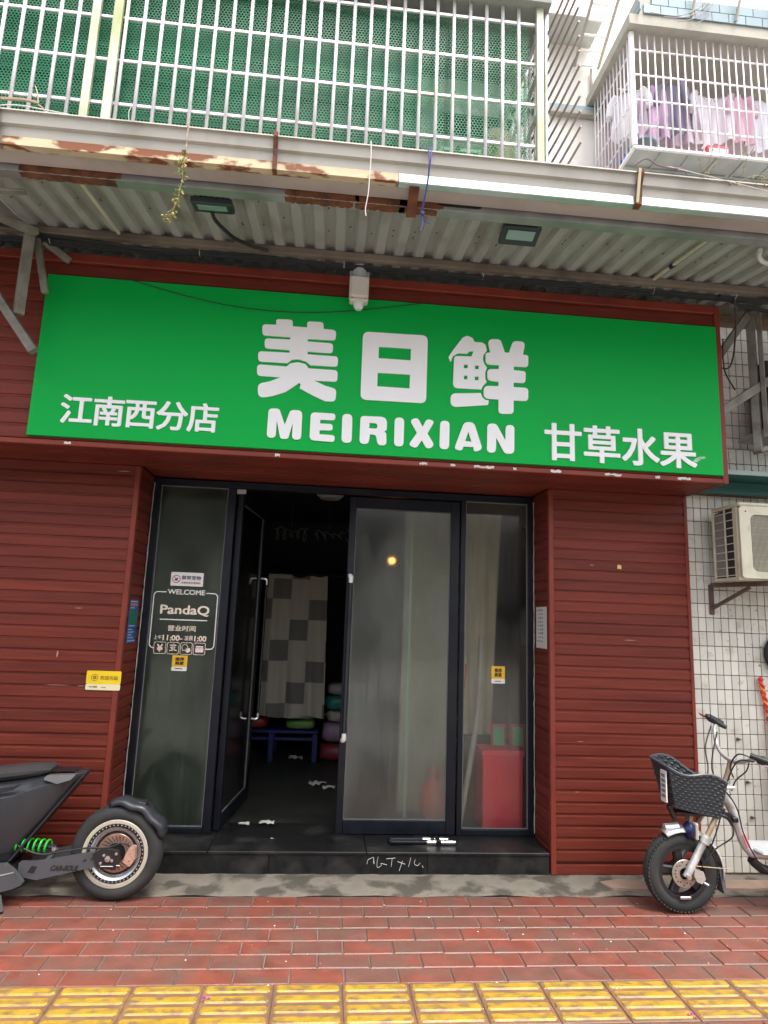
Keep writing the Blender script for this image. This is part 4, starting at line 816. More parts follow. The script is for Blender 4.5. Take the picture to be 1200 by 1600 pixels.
m_strb = mat('blue_string', (0.05,0.06,0.20), 0.6); m_strw = mat('white_string', (0.55,0.52,0.48), 0.7)
tag(MB().tube([(0.385,2.725,3.90),(0.39,2.72,3.80),(0.388,2.76,3.72),(0.378,2.80,3.66),(0.374,2.84,3.62),(0.38,2.84,3.57),(0.372,2.84,3.52)], 0.004, 6).tube([(0.40,2.725,3.90),(0.394,2.72,3.80),(0.382,2.80,3.66),(0.376,2.84,3.62),(0.392,2.84,3.58),(0.416,2.835,3.565)], 0.003, 6).tube([(0.372,2.838,3.628),(0.384,2.838,3.612)], 0.011, 8).build('blue_tie', m_strb, smooth=True), 'blue plastic tie knotted round the gutter near its middle', 'string')
tag(MB().tube([(0.10,2.728,3.905),(0.103,2.72,3.82),(0.101,2.72,3.72),(0.098,2.725,3.62),(0.088,2.73,3.54),(0.092,2.73,3.50)], 0.0028, 5).build('white_string', m_strw, smooth=True), 'thin white string hanging from the gutter centre', 'string')
tag(MB().tube([(1.62,2.728,3.93),(1.9,2.70,3.86),(2.2,2.69,3.80),(2.7,2.68,3.72)], 0.0022, 5).build('pale_wire', m_strw, smooth=True), 'pale thin wire slanting across the right end of the gutter', 'wire')
tag(MB().tube([(1.45,2.74,3.93),(1.50,2.72,3.955),(1.56,2.72,3.925),(1.64,2.72,3.915),(1.70,2.73,3.925),(1.73,2.74,3.90)], 0.0045, 6).build('loose_cable', mat('cable_mauve', (0.20,0.13,0.14), 0.6), smooth=True), 'loose brownish cable end curling over the gutter strap', 'cable')
rnd = random.Random(8)
tw = thing('dry_weed', (2.05,2.78,3.9), 'dry weed with tiny leaves growing out of the gutter at right', 'plant')
b = MB(); bl = MB()
for k in range(12):
    p = Vector((1.95+rnd.uniform(-.12,.32), 2.76, 3.885)); q = [tuple(p)]; d = Vector((rnd.uniform(-.5,.5), rnd.uniform(-.5,-.1), rnd.uniform(-.2,0.9))).normalized()
    for i in range(7): p = p + d*0.026; d = (d + Vector((rnd.uniform(-.3,.3), rnd.uniform(-.2,.2), rnd.uniform(-.3,.1)))).normalized(); q.append(tuple(p))
    b.tube(q, 0.0014, 4); leaves(bl, q, 14, 0.014, rnd)
b.build('stems', m_stem, tw); tag(bl.build('small_leaves', m_vine, tw, fix=False), kind='stuff')
tg = thing('dry_twig', (-1.72,2.9,4.0), 'bare dry twig poking from the gutter at the upper left', 'twig')
MB().tube([(-1.98,3.3,4.42),(-1.88,3.35,4.47),(-1.83,3.4,4.50)], 0.010, 6).tube([(-1.83,3.4,4.50),(-1.84,3.4,4.56),(-1.87,3.42,4.63)], [0.006,0.005,0.003], 5).tube([(-1.84,3.4,4.50),(-1.80,3.4,4.47),(-1.78,3.4,4.445)], [0.005,0.004,0.003], 5).build('twig', m_stem, tg, True)
MB().tube([(-1.75,2.76,3.90),(-1.6,2.77,3.94),(-1.45,2.77,3.93),(-1.3,2.76,3.905)], 0.003, 5).tube([(-1.95,2.76,3.96),(-1.8,2.75,3.95),(-1.7,2.74,3.91)], 0.004, 5).build('straw', m_strw, tg, True)
tag(MB().tube([(-1.06,2.76,3.90),(-1.065,2.755,3.95),(-1.055,2.755,3.985)], 0.002, 5).build('grass_blade', m_strw), 'single pale grass blade standing in the gutter left of the vine', 'grass')
# ------------------------------------------------------------------ caged balcony over the shop
m_steel = mat('stainless_bar', (0.74,0.71,0.71), 0.34, metal=0.35, var=0.10, scale=12, dirt=(0.46,0.44,0.34), dirt_amt=0.25)
m_post = mat('mossy_post', (0.50,0.51,0.40), 0.5, metal=0.3, var=0.2, scale=8, dirt=(0.30,0.33,0.14), dirt_amt=0.6, dirt_scale=4, dirt_stretch=(1,1,0.4))
m_mesh = mat('green_mesh', (0.016,0.195,0.088), 0.5, var=0.25, scale=3)
m_gback = mat('green_backing', (0.009,0.072,0.037), 0.6, var=0.45, scale=2.0, stretch=(0.4,1,2.5), dirt=(0.012,0.05,0.032), dirt_amt=0.6, dirt_scale=1.5)
m_pale = mat('balcony_plaster', (0.74,0.76,0.68), 0.8, var=0.12, scale=2, dirt=(0.34,0.35,0.30), dirt_amt=0.4)
m_slab = mat('slab_concrete', (0.24,0.25,0.22), 0.85, var=0.2, scale=3)
ub = thing('upper_balcony', (-0.4,4.3,4.1), 'upstairs balcony room behind the bars above the awning', 'balcony')
MB().box(-3.4,1.30,3.50,5.6,4.12,4.28).build('floor_slab', m_slab, ub)
MB().box(-3.4,1.30,3.48,5.6,5.72,5.92).build('ceiling_slab', m_slab, ub)
MB().box(-3.4,0.30,5.05,5.2,4.28,5.72).build('back_wall', m_pale, ub); MB().box(0.30,1.22,4.16,4.3,4.28,5.72).build('back_wall', m_pale, ub)
MB().box(-3.4,0.50,3.95,3.97,4.28,5.71).build('green_board', m_gback, ub)
b = MB()
for z in (4.62,4.9,5.2,5.45): b.bbox(-3.4,0.50,3.92,3.948,z,z+0.03,0.004)
b.build('board_rail', mat('green_rail', (0.05,0.20,0.11), 0.55, var=0.2), ub)
cg = thing('balcony_cage', (-0.4,3.55,4.3), 'wide stainless steel burglar cage over the gutter, lined with green hexagon mesh', 'cage')
vb = MB().tube([(0,0,4.25),(0,0,5.95)], 0.0120, 8).mesh('vertical_bar', m_steel, True)
xs = []
x = -1.565 + 0.115
while x < 1.19: xs.append(x); x += 0.1105
x = -1.63 - 0.11
while x > -3.3: xs.append(x); x -= 0.1105
for x in xs: inst(vb, 'vertical_bar', cg, (x, 3.545, 0))
hb_ = MB().bbox(-3.35,1.225,-0.008,0.008,-0.011,0.011,0.003).mesh('rail', m_steel)
for z in (4.375,4.685,4.995,5.305,5.615): inst(hb_, 'rail', cg, (0, 3.560, z))
for x, w in ((-1.632,0.05),(-1.500,0.055),(1.232,0.05)): MB().bbox(x-w/2,x+w/2,3.520,3.5515,4.25,5.95,0.004).build('post', m_post, cg)
for x in (1.285,): MB().bbox(x-0.010,x+0.010,3.56,3.58,4.25,5.95,0.004).build('post', m_steel, cg)
# right side of the cage, and the spikes that stick out from its corner
for z in (4.375,4.685,4.995,5.305,5.615): MB().bbox(1.2375,1.262,3.57,4.9,z-0.010,z+0.010,0.003).build('side_rail', m_steel, cg)
for y in [3.72+0.115*i for i in range(10)]: MB().tube([(1.262,y,4.25),(1.262,y,5.95)], 0.0100, 6).build('side_bar', m_steel, cg, True)
m_spk = mat('spike_steel', (0.30,0.23,0.21), 0.5, metal=0.3, var=0.2)
for i in range(13):
    z = 4.44 + i*0.105; a = Vector((1.345,3.66,z)); q = a + Vector((0.02,-0.46,0.0))
    MB().tube([a + Vector((-0.04,0.3,0)), a, q], [0.008,0.008,0.007], 6).build('spike', m_spk, cg)
for x, y in ((1.338,3.70),(1.328,3.86)): MB().bbox(x-0.012,x+0.012,y-0.012,y+0.012,4.25,5.95,0.003).build('spike_post', m_steel, cg)
def hexmesh(x0, x1, z0, z1, y, pitch, hole, plane='Y'):
    b = MB(); dz = pitch*0.866; rows = int((z1-z0)/dz); cols = int((x1-x0)/pitch)
    R = pitch/math.sqrt(3); cs = [(math.cos(PI/6+PI/3*k), math.sin(PI/6+PI/3*k)) for k in range(6)]
    for r in range(rows):
        for c in range(cols):
            cx = x0+(c+(0.5 if r % 2 else 0))*pitch; cz = z0+r*dz; k = len(b.v)
            for rad in (R, R*hole):
                for u, w in cs: b.v.append((cx+u*rad, y, cz+w*rad) if plane == 'Y' else (y, cx+u*rad, cz+w*rad))
            for i in range(6): j = (i+1) % 6; b.f.append((k+i,k+j,k+6+j,k+6+i))
    return b
tag(hexmesh(-2.5,0.62,4.42,5.68,3.60,0.0215,0.66).build('hexagon_mesh', m_mesh, cg, fix=False), kind='stuff')
tag(hexmesh(0.625,1.20,4.42,5.68,3.60,0.0215,0.83).build('hexagon_mesh', mat('green_mesh_thin', (0.10,0.42,0.24), 0.5, var=0.2, scale=4), cg, fix=False), kind='stuff')
tag(hexmesh(3.62,4.35,4.42,5.62,1.275,0.0215,0.66,'X').build('hexagon_mesh', m_mesh, cg, fix=False), kind='stuff')
# things on the balcony, seen dimly through the mesh at the right end
sk = thing('brown_sack', (1.02,3.95,4.28), 'brown folded sack leaning inside the cage at its right end', 'sack')
b = MB().lathe([(0.001,0.0),(0.10,0.0),(0.12,0.05),(0.115,0.25),(0.10,0.45),(0.085,0.56),(0.03,0.57)], (1.03,3.84,4.42), 14, 'Z')
b.v = [(x+0.012*math.sin(z*30+y*20), y*1.0+0.01*math.sin(x*50), z+0.06*(x-1.03)) for x, y, z in b.v]
b.build('sack', mat('sack_brown', (0.34,0.24,0.16), 0.8, var=0.25, scale=10), sk, smooth='all'); MB().box(0.93,1.13,3.72,3.96,4.2805,4.42).build('crate', m_pale, sk)
fr = thing('green_crate', (0.75,3.78,4.28), 'pale green plastic crate frame inside the cage near the brown sack', 'crate')
for a in ((0.60,0.63,4.2805,4.78),(0.87,0.90,4.2805,4.78)): MB().bbox(a[0],a[1],3.74,3.78,a[2],a[3],0.003).build('post', mat('crate_pale_green', (0.35,0.62,0.45), 0.5), fr)
for z in (4.45,4.75): MB().bbox(0.6305,0.8695,3.745,3.775,z,z+0.03,0.003).build('rail', MATS['crate_pale_green'], fr)
bd = thing('balcony_pipe', (0.98,4.3,4.28), 'dark slanting pipe inside the right end of the cage', 'pipe')
MB().tube([(0.86,4.1,4.281),(0.95,4.1,4.75),(1.08,3.95,5.15),(1.12,3.95,5.6)], 0.022, 8).build('pipe', mat('pipe_grey', (0.16,0.17,0.18), 0.5), bd, True)
bag = thing('white_bag', (0.85,4.1,5.2), 'white plastic bags on the shelf inside the cage', 'bag')
b = MB(); rnd = random.Random(4)
for cx in (0.78,0.90,0.99): b.lathe([(0.001,0),(0.05,0.0),(0.065,0.04),(0.05,0.09),(0.001,0.11)], (cx,4.06,5.262), 10, 'Z')
b.v = [(x+rnd.uniform(-.012,.012), y+rnd.uniform(-.012,.012), z+rnd.uniform(-.008,.008)) for x, y, z in b.v]; b.build('bag', m_whitep, bag, smooth='all'); MB().bbox(0.64,1.18,3.98,4.155,5.235,5.26,0.004).build('shelf', mat('shelf_dark', (0.10,0.09,0.07), 0.6), bag)
pt = thing('balcony_plant', (0.95,3.75,4.28), 'green leafy plant growing inside the right end of the cage', 'plant')
rnd = random.Random(21)
for cx, cz, m_, nm in ((0.92,4.62,m_grn,'low_leaves'),(1.10,5.25,m_grn,'high_leaves'),(0.72,4.60,m_grn,'low_leaves')):
    b = MB()
    for k in range(110):
        p = Vector((cx+rnd.gauss(0,0.07), 3.74+rnd.gauss(0,0.04), cz+rnd.gauss(0,0.09))); d = Vector((rnd.uniform(-1,1),rnd.uniform(-1,.4),rnd.uniform(-1,1))).normalized(); w = d.orthogonal()*0.014; q = p+d*0.05
        b.add([p,(p+q)/2+w,q,(p+q)/2-w],[(0,1,2,3)])
    tag(b.build(nm, m_, pt, fix=False), kind='stuff')
MB().tube([(0.95,3.75,4.281),(0.97,3.75,4.6),(1.05,3.76,4.95),(1.10,3.75,5.25)], 0.008, 6).build('stem', m_stem, pt)

# ------------------------------------------------------------------ set-back apartment wing at the upper right
m_wwall = mat('wing_render', (0.86,0.82,0.76), 0.8, var=0.05, scale=2); m_band = mat('band_blue_grey', (0.35,0.45,0.48), 0.7, var=0.1)
m_btile = mat('blue_grey_tile', (0.20,0.29,0.33), 0.5, var=0.08, objvar=0.08); m_soff = mat('wing_soffit', (0.42,0.40,0.34), 0.8, var=0.1)
m_wbar = mat('white_painted_bar', (0.90,0.86,0.87), 0.4, var=0.03); m_tray = mat('tray_sheet', (0.46,0.48,0.46), 0.6, var=0.12); m_pink2 = mat('pinkish_wall', (0.66,0.52,0.54), 0.8, var=0.1)
wg = thing('apartment_wing', (5,8.6,0), 'pale set-back apartment wing behind, at the upper right', 'building')
MB().box(1.6,9.0,8.6,11.0,0.0,14.0).build('wall', m_wwall, wg)
MB().bbox(2.2,3.95,8.54,8.598,9.72,9.84,0.01).build('band', m_band, wg); MB().bbox(2.2,3.95,8.50,8.598,9.64,9.715,0.01).build('band', m_soff, wg)
MB().box(3.76,8.5,7.12,8.598,9.86,10.02).build('canopy_slab', m_soff, wg)
tl = MB().bbox(0,0.245,0,0.02,0,0.145,0.004).mesh('facing_tile', m_btile)
for r in range(2):
    for c in range(11): inst(tl, 'facing_tile', wg, (3.96+c*0.25+(0.12 if r else 0), 7.0985, 10.03+r*0.15))
MB().box(3.90,8.5,7.119,8.598,10.021,10.35).build('canopy_face', m_soff, wg)
for c in range(6): inst(tl, 'facing_tile', wg, (3.8795, 8.55-c*0.25, 10.03), (0,0,-PI/2))
MB().box(4.15,7.8,7.75,8.598,7.55,7.98).build('lower_beam', m_btile, wg)
for c in range(7): inst(tl, 'facing_tile', wg, (4.2+c*0.25, 7.728, 7.83)); inst(tl, 'facing_tile', wg, (4.2+c*0.25, 7.728, 7.68))
MB().box(4.0,8.3,8.50,8.598,8.10,9.80).build('window_wall', m_pink2, wg)
# laundry cage
lc = thing('laundry_cage', (5,7.3,8.05), 'white barred laundry cage jutting from the pale wing at the upper right', 'cage')
X0, X1, Y0, Y1, Z0, Z1 = 3.84, 7.6, 7.25, 8.50, 8.06, 9.85
vb2 = MB().tube([(0,0,Z0),(0,0,Z1)], 0.011, 6).mesh('vertical_bar', m_wbar, True)
for i in range(22): inst(vb2, 'vertical_bar', lc, (X0+0.125+i*0.1085, Y0, 0))
for i in range(11): inst(vb2, 'vertical_bar', lc, (X0, Y0+0.115+i*0.1085, 0))
for z in (8.40,8.80,9.20,9.60):
    MB().bbox(X0+0.02,X1,Y0+0.010,Y0+0.028,z-0.012,z+0.012,0.003).build('rail', m_wbar, lc); MB().bbox(X0+0.010,X0+0.026,Y0+0.03,Y1,z-0.012,z+0.012,0.003).build('rail', m_wbar, lc)
MB().bbox(X0-0.03,X0+0.03,Y0-0.03,Y0+0.03,Z0,Z1,0.005).build('corner_post', m_wbar, lc)
MB().bbox(X0-0.02,X1,Y0-0.02,Y0+0.02,Z0-0.04,Z0-0.001,0.004).build('bottom_rail', m_wbar, lc); MB().bbox(X0-0.02,X0+0.02,Y0+0.021,Y1,Z0-0.04,Z0-0.001,0.004).build('bottom_rail', m_wbar, lc)
MB().box(X0+0.021,X1,Y0+0.021,Y1,Z0-0.025,Z0-0.015).build('tray', m_tray, lc)
for x in [X0+0.4*i for i in range(1,9)]: MB().bbox(x-0.012,x+0.012,Y0+0.022,Y1,Z0-0.045,Z0-0.026,0.003).build('tray_bearer', m_tray, lc)
for y in (7.6,7.95): MB().bbox(X0+0.022,X1,y-0.012,y+0.012,Z0-0.062,Z0-0.046,0.003).build('tray_bearer', m_tray, lc)
MB().tube([(X0+0.05,7.75,9.42),(X1,7.75,9.42)], 0.012, 6).build('clothes_rail', m_chrome, lc, True)
# far cage, higher on the wing
fc_ = thing('far_cage', (3.2,8.4,11.2), 'small white window cage high on the pale wing beyond the spikes', 'cage')
for i in range(9): MB().tube([(2.95+i*0.11,8.1,11.05),(2.95+i*0.11,8.1,12.4)], 0.012, 6).build('vertical_bar', m_wbar, fc_)
for z in (11.05,11.4,11.75,12.1): MB().bbox(2.93,3.85,8.085,8.115,z-0.014,z+0.014,0.003).build('rail', m_wbar, fc_)
MB().bbox(2.93,3.85,8.08,8.59,10.98,11.035,0.004).build('tray', m_tray, fc_)
la = thing('ladder_frame', (3.7,7.9,10.6), 'slanting steel ladder frame beside the far cage', 'frame')
for x in (3.55,3.95): MB().bar((x,7.5,11.2),(x,8.55,10.55),0.04,0.04).build('rail', m_soff, la)
for i in range(7): u = i/6; MB().bar((3.57,7.52+u*1.0,11.19-u*0.62),(3.93,7.52+u*1.0,11.19-u*0.62),0.03,0.03).build('rung', m_wbar, la)
MB().tube([(3.84,8.56,9.86),(3.84,8.56,10.55)], 0.02, 6).build('drain_pipe', m_soff, la, True)
# laundry and household things in the cage
def garment(x, w, h, col, label, sd_):
    rnd = random.Random(sd_); t_ = thing('hanging_garment', (x,7.7,9.4), label, 'clothes', 'laundry in the barred cage'); ztop = 9.42 + rnd.uniform(-.05,.03); y0 = 7.62 + rnd.uniform(-.12,.12)
    m_ = mat('cloth_'+str(sd_), col, 0.85, var=0.18, scale=9, stretch=(1,1,0.3)); ang = rnd.uniform(-0.6,0.5); R = Matrix.Translation((x,y0,ztop)) @ Matrix.Rotation(ang,4,'Z')
    nu, nv = 18, 14; ph = rnd.uniform(0,6); kf = rnd.uniform(5,9); b = MB(); flare = rnd.uniform(-0.1,0.35)
    for side in (0.0, 0.012):
        for j in range(nv+1):
            v = j/nv; hw = (w/2)*min(1, 0.22+v*7)*(1+flare*v)
            for i in range(nu+1): u = -1+2*i/nu; b.v.append(tuple(R @ Vector((u*hw, side+0.045*v*math.sin(u*kf+ph)+0.02*math.sin(v*7+u*3+ph), -0.05*(1-abs(u))*(v < 0.05)-0.07*abs(u)*(1-v)-h*v+0.015*math.sin(u*5+ph)*v))))
    n = (nu+1)*(nv+1)
    for s_ in (0, n):
        for j in range(nv):
            for i in range(nu): a_ = s_+j*(nu+1)+i; b.f.append((a_,a_+1,a_+nu+2,a_+nu+1))
    b.build('garment', m_, t_, smooth='all', fix=False)
    if sd_ % 2 == 0:
        for s_ in (-1, 1): MB().tube([R @ Vector((s_*w*0.42,0,-0.08)), R @ Vector((s_*w*0.60,0.01,-0.22)), R @ Vector((s_*w*0.66,-0.01,-0.42))], [0.05,0.06,0.05], 8).build('sleeve', m_, t_, smooth='all')
    MB().tube([(x,y0,ztop-0.03),(x,y0+0.02,ztop+0.02),(x,7.72,9.46),(x,7.76,9.43)], 0.004, 5).build('hanger', m_chrome, t_)
for i, (x, w, h, col, lab) in enumerate(((4.02,0.42,0.80,(0.82,0.80,0.82),'white shirt hanging nearest the left corner of the laundry cage'),(4.30,0.34,0.95,(0.60,0.40,0.56),'mauve dress second from the left corner of the laundry cage'),(4.55,0.30,0.9,(0.24,0.22,0.30),'dark indigo garment third from the laundry cage corner'),(4.82,0.36,0.85,(0.68,0.54,0.66),'lilac garment hanging fourth in the laundry cage'),(5.10,0.36,0.9,(0.78,0.76,0.80),'pale grey shirt fifth along the laundry cage'),(5.38,0.34,0.8,(0.80,0.74,0.80),'white blouse sixth along the laundry cage'),(5.66,0.32,0.85,(0.72,0.46,0.56),'rose pink garment seventh along the laundry cage'),(5.95,0.34,0.9,(0.75,0.73,0.80),'whitish garment at the right edge in the laundry cage'))): garment(x,w,h,col,lab,40+i)
ba = thing('wash_basin', (4.05,7.5,8.06), 'dark basin with a turquoise rim standing on the laundry cage floor', 'basin')
MB().lathe([(0.001,0.0),(0.13,0.0),(0.17,0.10),(0.19,0.20),(0.18,0.20),(0.15,0.03)], (4.08,7.50,8.061), 20, 'Z').build('bowl', mat('basin_dark', (0.10,0.11,0.13), 0.4), ba, True); MB().lathe([(0.185,0.20),(0.20,0.21),(0.185,0.22)], (4.08,7.50,8.061), 20, 'Z', True).build('rim', mat('basin_rim', (0.2,0.6,0.66), 0.4), ba, True)
rc = thing('red_tub', (5.1,7.45,8.06), 'red and white box on the laundry cage floor', 'box')
MB().bbox(4.96,5.28,7.36,7.62,8.061,8.30,0.01).build('box', mat('tub_red', (0.66,0.08,0.12), 0.4), rc); MB().bbox(4.98,5.26,7.355,7.3595,8.10,8.25,0.001).build('label_panel', m_swhite, rc)
tag(MB().bbox(4.52,4.86,7.38,7.6,8.061,8.15,0.015).build('orange_tray', mat('tray_orange', (0.75,0.26,0.12), 0.5)), 'orange tray on the laundry cage floor left of the red box', 'tray')
wb = thing('blue_bag', (3.9,7.45,8.06), 'bright blue bag at the lower left of the laundry cage', 'bag')
b = MB().lathe([(0.001,0),(0.06,0.0),(0.08,0.06),(0.06,0.16),(0.02,0.20),(0.03,0.24)], (3.93,7.72,8.061), 12, 'Z'); b.build('bag', mat('bag_blue', (0.02,0.10,0.5), 0.4), wb, smooth='all')
# loose wires in front of the canopy
wc = thing('dangling_wires', (4.9,7.0,10.3), 'tangle of thin wires dangling from the canopy edge at top right', 'wire')
for k in range(4): MB().tube([(4.95+0.03*k,7.05,10.6),(4.93-0.05*k,7.03,10.2),(4.80-0.12*k,7.04,9.98),(4.62-0.2*k,7.05,9.84+0.05*k)], 0.006, 5).build('wire', mat('wire_grey', (0.3,0.27,0.27), 0.6), wc, True)
for i, x in enumerate((4.75,5.4,5.95)): tag(MB().bar((x,6.9,10.9),(x-0.1,7.08,10.05),0.03,0.03).build('canopy_stay', m_soff), ('leftmost','middle','rightmost')[i] + ' of three slanting stays at the top right canopy', 'stay', 'canopy stays')
# ------------------------------------------------------------------ tiled wall of the neighbour
m_tile = mat('glazed_tile', (0.60,0.585,0.52), 0.32, var=0.05, scale=7, objvar=0.10, dirt=(0.46,0.40,0.30), dirt_amt=0.15, dirt_scale=10)
m_grout = mat('grout', (0.17,0.105,0.07), 0.9, var=0.3, scale=6)
tw_ = thing('tiled_wall', (3.0,4.35,0), 'neighbouring wall faced with small cream tiles and dark joints', 'wall')
MB().box(2.568,4.6,4.302,4.6,0.0,2.62).build('wall_core', m_grout, tw_)
MB().box(2.594,4.6,4.302,4.6,2.6205,4.4).build('wall_core', m_grout, tw_)
TP, TH = 0.0563, 0.0985
tile_me = MB().bbox(0.0025,TP-0.0025,0,0.008,0.0025,TH-0.0025,0.0015).mesh('tile', m_tile)
rest = MB(); random.seed(17)
def put(x, y, z, single):
    if single: inst(tile_me, 'tile', tw_, (x, y+random.uniform(-.0006,.0006), z), (random.uniform(-.006,.006),0,random.uniform(-.006,.006)))
    else: rest.bbox(x+0.0025,x+TP-0.0025,y,y+0.008,z+0.0025,z+TH-0.0025,0.0015)
for c in range(35):
    x = 2.5695 + c*TP
    for r in range(26): put(x, 4.295, 0.022 + r*TH, c < 11)
    if x > 2.6:
        for r in range(10): put(x, 4.295, 2.935 + r*TH, False)
for c in range(34):
    x = 2.60 + c*TP
    for r in range(2): rest.bbox(x+0.0025,x+TP-0.0025,4.232,4.240,2.705+r*0.112+0.0025,2.705+r*0.112+0.1095,0.0015)
tag(rest.build('tiles_above_and_beyond', m_tile, tw_), kind='stuff')
MB().box(2.596,4.6,4.2405,4.3015,2.70,2.934).build('tile_band_core', m_grout, tw_)
nh = MB(); rnd = random.Random(6)
for x, z in ((2.91,0.60),(2.93,0.375),(2.66,1.02),(2.86,0.88)): nh.tube([(x,4.292,z),(x+0.012,4.282,z-0.004)], 0.010, 6); nh.tube([(x+0.01,4.284,z),(x+0.035,4.284,z-0.006)], [0.007,0.001], 5)
nh.build('wall_plugs', mat('plug_dark', (0.10,0.06,0.05), 0.7), tw_)
st = MB()
for k in range(110):
    x = rnd.uniform(2.60,3.2); z = rnd.choice((rnd.uniform(0.3,2.5), rnd.uniform(1.4,1.9), rnd.uniform(2.72,2.91))); y = 4.2942 if z < 2.6 else 4.2312
    s = rnd.uniform(0.004,0.013); pts = [(x+s*math.cos(a)*rnd.uniform(.3,1.2), z+s*0.6*math.sin(a)*rnd.uniform(.3,1.2)) for a in [i*PI/4 for i in range(8)]]; st.prism(pts, y-0.0004, y)
tag(st.build('chips_and_stains', mat('tile_chip', (0.36,0.27,0.18), 0.9, var=0.4, scale=30), tw_), kind='stuff')
tv = thing('teal_valance', (3.2,4.15,2.58), 'dark teal metal strip under the tile band, right of the sign', 'valance')
MB().bbox(2.596,4.6,3.98,4.229,2.672,2.690,0.003).build('top_sheet', mat('teal_paint', (0.02,0.10,0.085), 0.5, var=0.2, scale=4, stretch=(0.4,1,1)), tv)
MB().bbox(2.570,4.6,4.20,4.229,2.580,2.6715,0.003).build('face_sheet', MATS['teal_paint'], tv)
MB().bbox(2.596,4.6,3.974,3.9795,2.668,2.700,0.002).build('drip_edge', mat('teal_edge', (0.25,0.33,0.30), 0.5), tv)

# air conditioner on its bracket
m_ac = mat('ac_enamel', (0.60,0.57,0.44), 0.4, var=0.06, scale=3, dirt=(0.42,0.38,0.27), dirt_amt=0.35, dirt_scale=6)
m_acd = mat('ac_dark', (0.03,0.03,0.035), 0.6)
ac = thing('air_conditioner', (3.0,4.05,1.95), 'cream air conditioner outdoor unit on a rusty wall bracket', 'air conditioner')
AX0, AX1, AY0, AY1, AZ0, AZ1 = 2.705, 3.45, 3.90, 4.205, 1.955, 2.455
MB().bbox(AX0+0.012,AX1,AY0+0.03,AY1-0.012,AZ0+0.012,AZ1-0.03,0.004).build('core', m_acd, ac)
out = rrect(AX0,AX1,AZ0,AZ1-0.02,0.03); hole = rrect(AX0+0.075,AX1-0.10,AZ0+0.045,AZ1-0.075,0.045)
place_shape([out, hole], AY0+0.014, m_ac, ac, 'front_panel', 0.014)
MB().bbox(AX0-0.006,AX1+0.004,AY0-0.006,AY1+0.004,AZ1-0.0195,AZ1+0.006,0.010).build('top_cover', m_ac, ac)
MB().bbox(AX0-0.004,AX1,AY0+0.0285,AY1,AZ0-0.012,AZ0+0.010,0.004).build('base_tray', m_ac, ac)
b = MB(); b.bbox(AX0-0.002,AX0+0.010,AY0+0.0285,AY0+0.075,AZ0+0.0105,AZ1-0.020,0.003); b.bbox(AX0-0.002,AX0+0.010,AY1-0.02,AY1,AZ0+0.0105,AZ1-0.020,0.003); b.bbox(AX0-0.001,AX0+0.009,AY0+0.160,AY0+0.172,AZ0+0.0105,AZ1-0.020,0.002)
for i in range(9): z = AZ0+0.02+i*0.0535; b.bbox(AX0,AX0+0.008,AY0+0.0755,AY1-0.0205,z,z+0.007,0.002)
b.build('side_grille', m_ac, ac)
MB().box(AX0+0.0085,AX0+0.0115,AY0+0.175,AY1-0.021,AZ0+0.02,AZ1-0.04).build('side_fins', mat('fin_grey', (0.22,0.22,0.22), 0.5, var=0.2, scale=60, stretch=(1,8,0.2)), ac)
b = MB(); hx0, hx1, hz0, hz1 = AX0+0.077, AX1-0.102, AZ0+0.047, AZ1-0.077
MB().box(hx0,hx1,AY0+0.0315,AY0+0.034,hz0,hz1).build('grille_backing', mat('grille_backing_grey', (0.20,0.19,0.15), 0.7), ac)  # even grey-brown sheet close behind the grille wires
x = hx0+0.004
while x < hx1: b.box(x,x+0.0028,AY0+0.010,AY0+0.016,hz0,hz1); x += 0.0085
z = hz0+0.02
while z < hz1: b.box(hx0,hx1,AY0+0.0165,AY0+0.020,z,z+0.005); z += 0.045
b.build('front_grille', mat('grille_wire', (0.46,0.43,0.34), 0.5), ac)
MB().lathe([(0.001,0),(0.006,0.001),(0.006,0.003)], (AX0+0.045,AY0-0.002,AZ1-0.055), 8, 'Y').build('screw', m_acd, ac)
m_brk = mat('bracket_rust', (0.10,0.065,0.055), 0.8, var=0.3, scale=20)
bk = thing('unit_bracket', (2.75,4.2,1.75), 'rusty brown triangular bracket under the cream air conditioner', 'bracket')
MB().bar((2.725,4.285,1.93),(2.725,4.285,1.72),0.035,0.010,up=(0,1,0)).build('wall_plate', m_brk, bk)
MB().bar((2.727,4.28,1.926),(2.90,3.92,1.926),0.03,0.03).build('arm', m_brk, bk); MB().bar((2.727,4.275,1.765),(2.84,4.03,1.905),0.022,0.022).build('brace', m_brk, bk)
MB().bar((3.30,4.28,1.926),(3.36,3.92,1.926),0.03,0.03).build('arm', m_brk, bk)
a2 = thing('dark_unit', (3.15,4.0,2.9), 'dark air conditioner unit behind the right awning bracket', 'air conditioner')
MB().bbox(3.09,3.8,3.96,4.25,3.02,3.55,0.012).build('casing', m_acd, a2); MB().bbox(2.985,3.8,3.90,4.27,2.985,3.018,0.006).build('base_tray', mat('tray_pale', (0.5,0.49,0.46), 0.6), a2)
MB().bbox(3.02,3.12,3.98,4.10,3.42,3.53,0.02).build('valve_cover', m_acd, a2)

